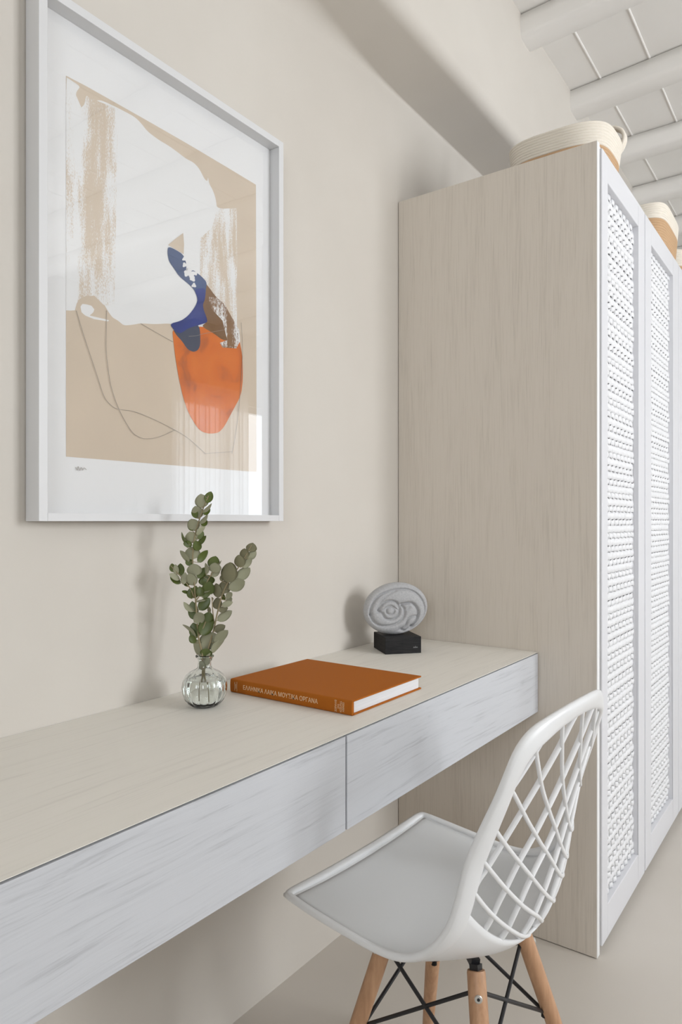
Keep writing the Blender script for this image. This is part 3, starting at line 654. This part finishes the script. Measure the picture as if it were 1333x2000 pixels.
L1 = [(0.0043, 0.3761, 0.0111, 0.3975, 0.0135, 'f'), (-0.0047, 0.3671, -0.0069, 0.393, 0.0214, 'b'), (-0.0058, 0.3671, -0.0132, 0.3874, 0.0135, 'f'), (-0.0047, 0.3592, 0.0144, 0.375, 0.0068, 'b'), (-0.0002, 0.3536, 0.0077, 0.3671, 0.009, 'f'), (-0.0114, 0.3468, -0.0171, 0.3705, 0.0191, 'b'), (-0.0159, 0.348, -0.0222, 0.3671, 0.0101, 'f'), (-0.0103, 0.339, 0.0077, 0.3547, 0.0079, 'b'), (-0.0047, 0.3333, 0.0021, 0.3457, 0.0101, 'f'), (-0.0171, 0.3243, -0.0249, 0.3468, 0.0191, 'b'), (-0.0231, 0.3243, -0.0306, 0.3446, 0.0108, 'f'), (-0.0148, 0.3165, 0.0009, 0.3345, 0.0068, 'b'), (-0.0114, 0.3086, -0.0047, 0.3243, 0.0108, 'f'), (-0.0227, 0.3018, -0.0272, 0.3232, 0.0203, 'b'), (-0.0295, 0.2996, -0.043, 0.3221, 0.0068, 'f'), (-0.0137, 0.2984, 0.0032, 0.3153, 0.0086, 'f'), (-0.0328, 0.2939, -0.029, 0.3063, 0.0135, 'f'), (-0.0103, 0.2879, -0.0171, 0.3063, 0.014, 'f'), (-0.0227, 0.2714, -0.0249, 0.2951, 0.0248, 'b'), (-0.0301, 0.2658, -0.0448, 0.2883, 0.0104, 'b'), (-0.0132, 0.2658, 0.0043, 0.2883, 0.0108, 'f'), (-0.0272, 0.2591, -0.0295, 0.2748, 0.0124, 'f'), (-0.0182, 0.241, -0.0193, 0.264, 0.0236, 'b'), (-0.0193, 0.223, -0.0272, 0.2467, 0.0169, 'b'), (-0.0126, 0.2365, -0.0013, 0.2546, 0.0124, 'f'), (-0.0576, 0.2478, -0.0625, 0.2636, 0.0095, 'f'), (-0.052, 0.2433, -0.0542, 0.2624, 0.0095, 'b'), (-0.0441, 0.241, -0.0475, 0.2636, 0.0126, 'f'), (-0.0463, 0.2343, -0.0632, 0.2455, 0.0081, 'b'), (-0.0452, 0.2264, -0.0643, 0.2388, 0.0086, 'f'), (-0.0396, 0.2253, -0.0358, 0.2478, 0.0108, 'b'), (-0.0328, 0.2208, -0.0367, 0.241, 0.0117, 'f'), (-0.0245, 0.1983, -0.0261, 0.219, 0.0135, 'f'), (-0.0295, 0.2084, -0.043, 0.2125, 0.0045, 'f'), (-0.0204, 0.1994, -0.0155, 0.223, 0.0135, 'f'), (0.0133, 0.2546, 0.0189, 0.2771, 0.0185, 'f'), (0.0189, 0.2467, 0.0201, 0.2658, 0.0198, 'b'), (0.0106, 0.2406, 0.0279, 0.2512, 0.0104, 'b'), (0.0246, 0.2636, 0.0325, 0.2703, 0.0032, 'b'), (0.0021, 0.2433, 0.0025, 0.2654, 0.0081, 'b'), (-0.0058, 0.241, 0.0009, 0.2557, 0.0124, 'f'), (0.0043, 0.2219, 0.0021, 0.2426, 0.0252, 'f'), (0.0054, 0.2062, 0.0099, 0.2309, 0.0203, 'f'), (-0.0103, 0.2174, 0.0106, 0.2145, 0.0072, 'b'), (-0.0065, 0.2028, -0.0092, 0.2219, 0.0124, 'f'), (-0.0047, 0.2017, 0.0111, 0.2095, 0.0079, 'f'), (-0.011, 0.1776, 0.0077, 0.1994, 0.0162, 'f'), (-0.0193, 0.1596, -0.0249, 0.1933, 0.0162, 'f'), (-0.0193, 0.1753, -0.0385, 0.1931, 0.0063, 'b'), (-0.0193, 0.1551, -0.0002, 0.1717, 0.0176, 'b'), (-0.0159, 0.1938, 0.0021, 0.196, 0.0027, 'b'), (0.0088, 0.1724, 0.0084, 0.1848, 0.0056, 'B'), (0.0043, 0.1555, 0.0099, 0.1746, 0.0162, 'f'), (-0.0065, 0.1319, 0.0133, 0.1668, 0.0225, 'f'), (-0.0148, 0.1258, -0.0231, 0.1533, 0.0176, 'f'), (-0.0164, 0.1274, -0.0407, 0.151, 0.0086, 'b'), (-0.0171, 0.1172, -0.0277, 0.1307, 0.0113, 'f'), (-0.0114, 0.1296, -0.0081, 0.1499, 0.0079, 'f'), (-0.0013, 0.088, -0.0193, 0.1235, 0.0176, 'b'), (-0.0087, 0.106, 0.0205, 0.1341, 0.0259, 'b'), (0.0021, 0.092, 0.0043, 0.1071, 0.0191, 'f'), (0.0016, 0.0745, 0.0129, 0.0992, 0.0108, 'b'), (-0.0029, 0.0643, -0.0058, 0.0857, 0.0117, 'b')]
L2 = [(0.0129, 0.097, 0.0358, 0.1229, 0.0101, 'b'), (0.0178, 0.1168, 0.0437, 0.1409, 0.0149, 'b'), (0.0167, 0.138, 0.0374, 0.1483, 0.0131, 'B'), (0.0223, 0.1573, 0.0484, 0.1746, 0.014, 'b'), (0.025, 0.1746, 0.0415, 0.1807, 0.0095, 'B'), (0.0302, 0.1848, 0.05, 0.1911, 0.0101, 'b'), (0.037, 0.1938, 0.0493, 0.1983, 0.0101, 'b'), (0.0219, 0.178, 0.0201, 0.1994, 0.0149, 'B'), (0.0381, 0.1994, 0.05, 0.2095, 0.0095, 'b'), (0.0241, 0.1994, 0.0189, 0.2264, 0.0153, 'B'), (0.0336, 0.2068, 0.0358, 0.232, 0.0198, 'B'), (0.0306, 0.2298, 0.0279, 0.241, 0.005, 'B'), (0.0138, 0.1954, 0.0111, 0.2005, 0.0027, 'B'), (0.043, 0.2158, 0.0741, 0.2309, 0.0198, 'b'), (0.0421, 0.2271, 0.046, 0.2658, 0.0259, 'B'), (0.0579, 0.2338, 0.0824, 0.255, 0.0176, 'b'), (0.0655, 0.2557, 0.0617, 0.2798, 0.0176, 'B'), (0.0685, 0.2557, 0.086, 0.273, 0.0117, 'b'), (0.0714, 0.2699, 0.073, 0.2917, 0.0153, 'B'), (0.0781, 0.2721, 0.0939, 0.2861, 0.0126, 'b'), (0.0831, 0.2856, 0.0871, 0.3018, 0.0171, 'B'), (0.0527, 0.241, 0.0471, 0.2658, 0.0124, 'B'), (0.0363, 0.1949, 0.0279, 0.2073, 0.0072, 'f'), (0.0347, 0.2185, 0.0403, 0.2253, 0.0068, 'f')]
S1 = [[(-0.0074, 0.0159), (-0.0063, 0.0385), (-0.0036, 0.061), (-0.0047, 0.097), (-0.0114, 0.1285), (-0.0159, 0.1848), (-0.0193, 0.2298), (-0.0222, 0.2748), (-0.0171, 0.3198), (-0.0047, 0.3603), (0.007, 0.3896)], [(-0.02, 0.2028), (-0.0272, 0.2185), (-0.0452, 0.241), (-0.0632, 0.2602)], [(-0.0171, 0.1938), (-0.0047, 0.2118), (0.0043, 0.2298), (0.0178, 0.2546)], [(-0.0103, 0.1307), (-0.0002, 0.151), (0.0088, 0.1825)]]
S2 = [[(0.007, 0.0137), (0.0016, 0.043), (-0.0006, 0.07), (0.0066, 0.106), (0.0156, 0.1398), (0.0223, 0.1735), (0.0313, 0.2073), (0.0448, 0.2343), (0.0628, 0.2591), (0.0853, 0.2973)], [(0.0167, 0.151), (0.0133, 0.1735), (0.0111, 0.2005)]]
sprig('leafy_sprig', 'tall upright green sprig on the left in the glass vase', S1, L1, 0.0, 3)
sprig('leafy_sprig', 'shorter olive-brown sprig leaning right in the glass vase', S2, L2, 0.012, 5)

# ------------------------------------------------------------------ rope baskets on the wardrobe
def basket(loc, hx, hy, h, hb, label, flare=0.015, e=0.48, wob=0.004, seed=0, handles=((1, 0.0),)):
    r = empty('rope_basket', loc); tag(r, label, 'basket', 'rope baskets on top of the wardrobe')
    def foot(t, grow):   # rounded rectangle outline, t in 0..1
        a = 2 * PI * t; c_, s_ = math.cos(a), math.sin(a)
        return ((hx + grow) * math.copysign(abs(c_) ** e, c_), (hy + grow) * math.copysign(abs(s_) ** e, s_))
    n = 72
    def wall(z0, z1):
        bm = bmesh.new(); coil = 0.0075; nc = max(1, round((z1 - z0) / coil)); c = (z1 - z0) / nc; rings = []
        def ring(z, o):
            g = flare * max(0.0, z / h) ** 0.7 + o; out = []
            for k in range(n):
                x, y = foot(k / n, g); wv = wob * (z / h) * math.sin(2 * PI * k / n * 3 + seed)
                out.append(bm.verts.new((x + wv, y - wv, z + wob * (z / h) * 1.2 * math.sin(2 * PI * k / n * 2 + seed * 2))))
            return out
        for j in range(nc):
            for q in range(5):
                a = -PI / 2 + PI * q / 5; rings.append(ring(z0 + c * (j + 0.5 + 0.5 * math.sin(a)), 0.0028 * math.cos(a)))
        rings.append(ring(z1, 0.0)); rings.append(ring(z1, -0.006))
        for j in range(nc): rings.append(ring(z1 - c * (j + 0.5), -0.0085)); 
        rings.append(ring(z0, -0.006))
        for a, b2 in zip(rings, rings[1:]):
            for k in range(n): bm.faces.new([a[k], a[(k + 1) % n], b2[(k + 1) % n], b2[k]])
        for k in range(n): bm.faces.new([rings[-1][k], rings[-1][(k + 1) % n], rings[0][(k + 1) % n], rings[0][k]])
        return bm, ring
    bm, ring = wall(0.0, hb); bm2 = ring(0.003, -0.004); bm.faces.new(bm2)
    bmesh.ops.recalc_face_normals(bm, faces=bm.faces[:]); tag(obj('lower_wall', bm, M['tan'], r, smooth=True), 'tan jute lower part')
    bm, _ = wall(hb, h); bmesh.ops.recalc_face_normals(bm, faces=bm.faces[:]); tag(obj('upper_wall', bm, M['cream'], r, smooth=True), 'cream cotton upper part')
    for sgn, cx in handles:
        bm = bmesh.new(); yb = (hy + flare) * sgn
        for dz in (0, 0.009, 0.018):
            yk = yb * 0.88 + dz * sgn; ri = 0.088
            pts = [(cx - 0.052, yk - 0.006 * sgn, h * 0.72), (cx - 0.054, yk, h + 0.006), (cx - 0.046, yk, h + ri * 0.76), (cx - 0.022, yk, h + ri * 0.98), (cx + 0.010, yk, h + ri), (cx + 0.034, yk, h + ri * 0.84), (cx + 0.042, yk, h + ri * 0.58), (cx + 0.034, yk, h + ri * 0.30), (cx + 0.018, yk - 0.004 * sgn, h + 0.004), (cx + 0.004, yk - 0.008 * sgn, h * 0.8)]
            tube(bm, smoothpts(pts, 6), 0.0052, 8)
        obj('handle', bm, M['cream'], r, smooth=True)
    return r
basket((0.430, 1.992, HW + 0.0005), 0.124, 0.118, 0.108, 0.050, 'cream and tan rope basket at the near corner of the wardrobe top', seed=1, e=0.60, handles=((1, 0.090),))
basket((0.424, 2.700, HW + 0.0005), 0.148, 0.170, 0.128, 0.078, 'cream and tan rope basket behind the one at the near corner', seed=4, handles=((1, 0.06),))
basket((0.424, 3.180, HW + 0.0005), 0.148, 0.170, 0.125, 0.060, 'cream and tan rope basket furthest back on the wardrobe, cut by the frame edge', seed=6, handles=((1, 0.06),))

# ------------------------------------------------------------------ chair
PH = 0.06
ch = empty('lattice_chair', (0.315, 1.115, 0), -PH); tag(ch, 'white plastic chair with lattice back and beech legs pulled up to the desk', 'chair')
# local axes: x = backwards (towards the room), y = sideways, z up; origin under the front edge of the seat
TBL = [  # t, centre (b, z), edge (half width, b, z)
    (0.00, 0.000, 0.450, 0.212, 0.004, 0.4585), (0.05, 0.024, 0.440, 0.215, 0.030, 0.4565), (0.12, 0.062, 0.429, 0.217, 0.070, 0.4525), (0.25, 0.130, 0.415, 0.218, 0.142, 0.4465),
    (0.38, 0.200, 0.405, 0.218, 0.210, 0.4430), (0.47, 0.255, 0.402, 0.216, 0.255, 0.4500), (0.54, 0.300, 0.406, 0.213, 0.292, 0.4730),
    (0.60, 0.340, 0.420, 0.209, 0.322, 0.5130), (0.66, 0.366, 0.448, 0.204, 0.337, 0.5600), (0.72, 0.380, 0.500, 0.199, 0.348, 0.6100),
    (0.80, 0.390, 0.590, 0.193, 0.367, 0.6600), (0.88, 0.406, 0.685, 0.185, 0.388, 0.7100), (0.94, 0.424, 0.760, 0.176, 0.402, 0.7520), (0.97, 0.434, 0.796, 0.163, 0.409, 0.7800), (1.00, 0.443, 0.821, 0.134, 0.417, 0.8000)]
def tb(t):
    t = max(0, min(1, t))
    for i in range(len(TBL) - 1):
        if t <= TBL[i + 1][0] + 1e-9: break
    a = TBL[max(i - 1, 0)]; b = TBL[i]; c = TBL[i + 1]; d = TBL[min(i + 2, len(TBL) - 1)]
    h = c[0] - b[0]; u = (t - b[0]) / h; out = []
    for k in range(1, 6):
        m0 = (c[k] - a[k]) / (c[0] - a[0]) * h if a is not b else (c[k] - b[k]); m1 = (d[k] - b[k]) / (d[0] - b[0]) * h if d is not c else (c[k] - b[k])
        out.append((2 * u ** 3 - 3 * u * u + 1) * b[k] + (u ** 3 - 2 * u * u + u) * m0 + (-2 * u ** 3 + 3 * u * u) * c[k] + (u ** 3 - u * u) * m1)
    return out
def S(s, t):
    cb, cz, wd, eb, ez = tb(t); q = abs(s) ** 2.2
    return Vector((cb + (eb - cb) * q, wd * s, cz + (ez - cz) * q))
def Nrm(s, t):
    e = 0.004; s = max(-0.99, min(0.99, s))
    n = (S(s + e, t) - S(s - e, t)).cross(S(s, min(1, t + e)) - S(s, max(0, t - e))).normalized()
    return n
# sign so that the normal points to the sitter (up / forwards)
SG = 1 if Nrm(0, 0.2).z > 0 else -1
def NN(s, t): return Nrm(s, t) * SG
T0 = 0.645                      # lattice starts here on the centre line, higher at the sides
def tlow(s): return T0 + 0.015 * s * s
# seat shell, solid up to the lattice
bm = bmesh.new(); ns, nt_ = 40, 44; up, dn = [], []
for i in range(nt_ + 1):
    ru, rd = [], []
    for k in range(ns + 1):
        s = -1 + 2 * k / ns; t = tlow(s) * i / nt_
        p = S(s, t); n = NN(s, t); ru.append(bm.verts.new(p + n * 0.0015)); rd.append(bm.verts.new(p - n * 0.0035))
    up.append(ru); dn.append(rd)
for i in range(nt_):
    for k in range(ns):
        bm.faces.new([up[i][k], up[i][k + 1], up[i + 1][k + 1], up[i + 1][k]]); bm.faces.new([dn[i][k], dn[i + 1][k], dn[i + 1][k + 1], dn[i][k + 1]])
for k in range(ns):
    bm.faces.new([up[0][k], dn[0][k], dn[0][k + 1], up[0][k + 1]]); bm.faces.new([up[-1][k], up[-1][k + 1], dn[-1][k + 1], dn[-1][k]])
for i in range(nt_):
    bm.faces.new([up[i][0], up[i + 1][0], dn[i + 1][0], dn[i][0]]); bm.faces.new([up[i][-1], dn[i][-1], dn[i + 1][-1], up[i + 1][-1]])
bmesh.ops.recalc_face_normals(bm, faces=bm.faces[:])
obj('seat', bm, M['plastic'], ch, smooth=True)
# seat pad filling the bowl of the seat
bm = bmesh.new(); up, dn = [], []; NI = 36
def padS(u, v):     # u sideways -1..1, v front..back 0..1
    return 0.945 * u, 0.034 + v * (0.53 - 0.034) + 0.02 * (1 - abs(u)) * v
for i in range(NI + 1):
    ru, rd = [], []
    for k in range(NI + 1):
        u = -1 + 2 * k / NI; v = i / NI; s, t = padS(u, v)
        e = min(1, (1 - abs(u)) / 0.07, v / 0.035, (1 - v) / 0.05); th = 0.0020 + 0.0028 * math.sqrt(max(0, 1 - (1 - e) ** 2))
        p = S(s, t); n = NN(s, t); ru.append(bm.verts.new(p + n * th)); rd.append(bm.verts.new(p + n * 0.0005))
    up.append(ru); dn.append(rd)
for i in range(NI):
    for k in range(NI):
        bm.faces.new([up[i][k], up[i][k + 1], up[i + 1][k + 1], up[i + 1][k]]); bm.faces.new([dn[i][k], dn[i + 1][k], dn[i + 1][k + 1], dn[i][k + 1]])
    bm.faces.new([up[i][0], up[i + 1][0], dn[i + 1][0], dn[i][0]]); bm.faces.new([up[i][-1], dn[i][-1], dn[i + 1][-1], up[i + 1][-1]])
    bm.faces.new([up[0][i], dn[0][i], dn[0][i + 1], up[0][i + 1]]); bm.faces.new([up[-1][i], up[-1][i + 1], dn[-1][i + 1], dn[-1][i]])
bmesh.ops.recalc_face_normals(bm, faces=bm.faces[:])
tag(obj('seat_pad', bm, M['pad'], ch, smooth=True), 'thin light grey seat pad')
# rolled rim all round, broad and flat up the back
bm = bmesh.new(); path = []
for i in range(0, 97): path.append((-1, i / 96))
for i in range(1, 33): path.append((-1 + 2 * i / 32, 1.0))
for i in range(95, -1, -1): path.append((1, i / 96))
for i in range(1, 32): path.append((1 - 2 * i / 32, 0.0))
NP = len(path); ring0 = None; first = None
def sstep(a, b, x):
    x = max(0, min(1, (x - a) / (b - a))); return x * x * (3 - 2 * x)
P3 = [S(s, t) for s, t in path]
for _ in range(3):      # round the corners of the outline
    P3 = [P3[i] * 0.5 + (P3[i - 1] + P3[(i + 1) % NP]) * 0.25 for i in range(NP)]
NV, IV = [], []
for i, (s, t) in enumerate(path):
    p = P3[i]; n = NN(s * 0.97, min(max(t, 0.01), 0.985))
    tg = (P3[(i + 1) % NP] - P3[i - 1]).normalized(); inn = n.cross(tg).normalized()
    cen = S(0, 0.3) if t < 0.5 else S(0, max(0.62, min(t, 0.86)))
    if inn.dot(cen - p) < 0: inn = -inn
    NV.append(n); IV.append(inn)
for _ in range(10):
    NV = [(NV[i] * 2 + NV[i - 1] + NV[(i + 1) % NP]).normalized() for i in range(NP)]
    IV = [(IV[i] * 2 + IV[i - 1] + IV[(i + 1) % NP]).normalized() for i in range(NP)]
for i, (s, t) in enumerate(path):
    p = P3[i]; n = NV[i]; inn = IV[i]
    hw = 0.0065 + 0.0095 * sstep(0.42, 0.60, t); ht = 0.0055 + 0.0015 * sstep(0.42, 0.6, t)
    if t <= 0.001: hw = 0.0075
    c = p + inn * (hw - 0.003) + n * 0.001
    ring = [bm.verts.new(c + inn * (hw * math.copysign(abs(math.cos(a)) ** 0.8, math.cos(a))) + n * (ht * math.copysign(abs(math.sin(a)) ** 0.8, math.sin(a)))) for a in [2 * PI * k / 14 for k in range(14)]]
    if ring0:
        for k in range(14): bm.faces.new([ring0[k], ring0[(k + 1) % 14], ring[(k + 1) % 14], ring[k]])
    else: first = ring
    ring0 = ring
for k in range(14): bm.faces.new([ring0[k], ring0[(k + 1) % 14], first[(k + 1) % 14], first[k]])
bmesh.ops.recalc_face_normals(bm, faces=bm.faces[:])
obj('rim', bm, M['plastic'], ch, smooth=True)
# lattice
bm = bmesh.new()
def bar(f, fam):
    pts = []
    for q in f:
        s, t = q.x, q.y; n = NN(s, min(t, 0.985)); pts.append((S(s, t) - n * (-0.0012 if fam else 0.0022), n))
    if len(pts) < 3: return
    r0 = None
    for i, (p, n) in enumerate(pts):
        tg = (pts[min(i + 1, len(pts) - 1)][0] - pts[max(i - 1, 0)][0]).normalized(); sd = n.cross(tg).normalized()
        ring = [bm.verts.new(p + sd * (0.0036 * math.cos(a)) + n * ((0.0046 if fam else 0.0030) * math.sin(a))) for a in [2 * PI * k / 8 for k in range(8)]]
        if r0:
            for k in range(8): bm.faces.new([r0[k], r0[(k + 1) % 8], ring[(k + 1) % 8], ring[k]])
        else: bm.faces.new(ring[::-1])
        r0 = ring
    bm.faces.new(r0)
FAM = [
    [[(-0.96, 0.695), (-0.80, 0.688), (-0.45, 0.672), (-0.10, 0.640)], [(-0.96, 0.756), (-0.82, 0.748), (-0.45, 0.722), (-0.12, 0.690), (0.14, 0.640)],
     [(-0.96, 0.826), (-0.75, 0.803), (-0.31, 0.758), (0.12, 0.698), (0.41, 0.640)], [(-0.96, 0.908), (-0.62, 0.855), (-0.30, 0.812), (0.0, 0.770), (0.44, 0.690), (0.66, 0.640)],
     [(-0.84, 0.975), (-0.48, 0.897), (-0.22, 0.852), (0.04, 0.808), (0.40, 0.735), (0.85, 0.640)], [(-0.42, 0.975), (-0.05, 0.887), (0.14, 0.845), (0.50, 0.765), (0.95, 0.680)],
     [(0.02, 0.975), (0.30, 0.905), (0.60, 0.835), (0.95, 0.765)], [(0.45, 0.975), (0.70, 0.910), (0.95, 0.850)]],
    [[(-0.96, 0.862), (-0.89, 0.890), (-0.72, 0.940), (-0.56, 0.975)], [(-0.93, 0.640), (-0.90, 0.700), (-0.85, 0.745), (-0.76, 0.805), (-0.64, 0.855), (-0.48, 0.895), (-0.25, 0.938), (-0.08, 0.975)],
     [(-0.73, 0.640), (-0.66, 0.715), (-0.52, 0.782), (-0.27, 0.838), (-0.02, 0.880), (0.25, 0.930), (0.45, 0.975)], [(-0.53, 0.640), (-0.46, 0.705), (-0.31, 0.760), (0.0, 0.808), (0.35, 0.865), (0.62, 0.920), (0.84, 0.975)],
     [(-0.28, 0.640), (-0.10, 0.715), (0.20, 0.775), (0.55, 0.835), (0.95, 0.905)], [(0.0, 0.640), (0.20, 0.700), (0.50, 0.755), (0.95, 0.825)], [(0.32, 0.640), (0.55, 0.690), (0.95, 0.752)], [(0.62, 0.640), (0.95, 0.692)]]]
for fam in (0, 1):
    for ln in FAM[fam]:
        bar(smoothpts([(a, b2, 0) for a, b2 in ln], 8), fam)
bmesh.ops.recalc_face_normals(bm, faces=bm.faces[:])
lat = obj('lattice', bm, M['plastic'], ch, smooth=True); lat['label'] = 'crossed diagonal lattice bars'
# legs
BC = 0.214
def lp(sb, sa, z): k = (0.38 - z) / 0.38; return Vector((BC + sb * (0.085 + 0.088 * k), sa * (0.081 + 0.101 * k), z))
for sb in (-1, 1):
    for sa in (-1, 1):
        bm = bmesh.new(); zt = 0.384 if sb > 0 else 0.398; pts = [lp(sb, sa, z) for z in (0.0, 0.004, 0.10, 0.22, 0.32, zt - 0.003, zt)]
        tube(bm, pts, [0.0085, 0.0105, 0.0125, 0.0142, 0.0148, 0.0146, 0.0136], 24)
        leg = obj('leg', bm, M['beech'], ch, smooth=True); md = leg.modifiers.new('e', 'EDGE_SPLIT'); md.split_angle = math.radians(40)
        p = lp(sb, sa, 0.352); out = Vector((sb * 0.6, sa * 0.85, 0.08)).normalized()
        if sb > 0 and sa < 0: out = Vector((0.55, -0.85, 0.2)).normalized()
        bm = bmesh.new(); tube(bm, [p + out * 0.012, p + out * 0.0156, p + out * 0.0166], [0.0062, 0.0062, 0.0052], 16)
        tube(bm, [p + out * 0.0166, p + out * 0.0170], [0.0026, 0.0026], 6, mi=1)
        obj('screw', bm, [M['steel'], M['black']], leg)
# steel base under the seat: plate, brackets into the legs and crossed braces
bm = bmesh.new()
box(bm, BC - 0.095, BC + 0.060, -0.072, 0.072, 0.388, 0.394)
for sb in (-1, 1):
    for sa in (-1, 1):
        a = lp(sb, sa, 0.402 if sb < 0 else 0.392); c = Vector((BC + sb * 0.05, sa * 0.05, 0.391))
        tube(bm, [c, a], [0.008, 0.010], 4); tube(bm, [a, lp(sb, sa, 0.360)], [0.0105, 0.0095], 4)
obj('steel_mount', bm, M['black'], ch)
bm = bmesh.new()
legs4 = [(-1, -1), (1, -1), (1, 1), (-1, 1)]
for i in range(4):
    a, b2 = legs4[i], legs4[(i + 1) % 4]
    for (p, q) in ((a, b2), (b2, a)):
        hi = lp(*p, 0.352); lo = lp(*q, 0.225)
        cpt = Vector((BC, 0, 0)); 
        hi = hi + (cpt - Vector((hi.x, hi.y, 0))).normalized() * 0.010; lo = lo + (cpt - Vector((lo.x, lo.y, 0))).normalized() * 0.010
        tube(bm, [hi, lo], 0.0034, 8)
        tube(bm, [lo + Vector((0, 0, -0.008)), lo + Vector((0, 0, 0.008))], 0.006, 8)
obj('wire_brace', bm, M['black'], ch)
# wing nut hanging below the plate
bm = bmesh.new(); tube(bm, [(BC - 0.03, -0.055, 0.388), (BC - 0.03, -0.055, 0.372)], 0.004, 10); tube(bm, [(BC - 0.03, -0.055, 0.378), (BC - 0.03, -0.055, 0.370)], 0.0085, 6)
obj('mount_bolt', bm, M['black'], ch)
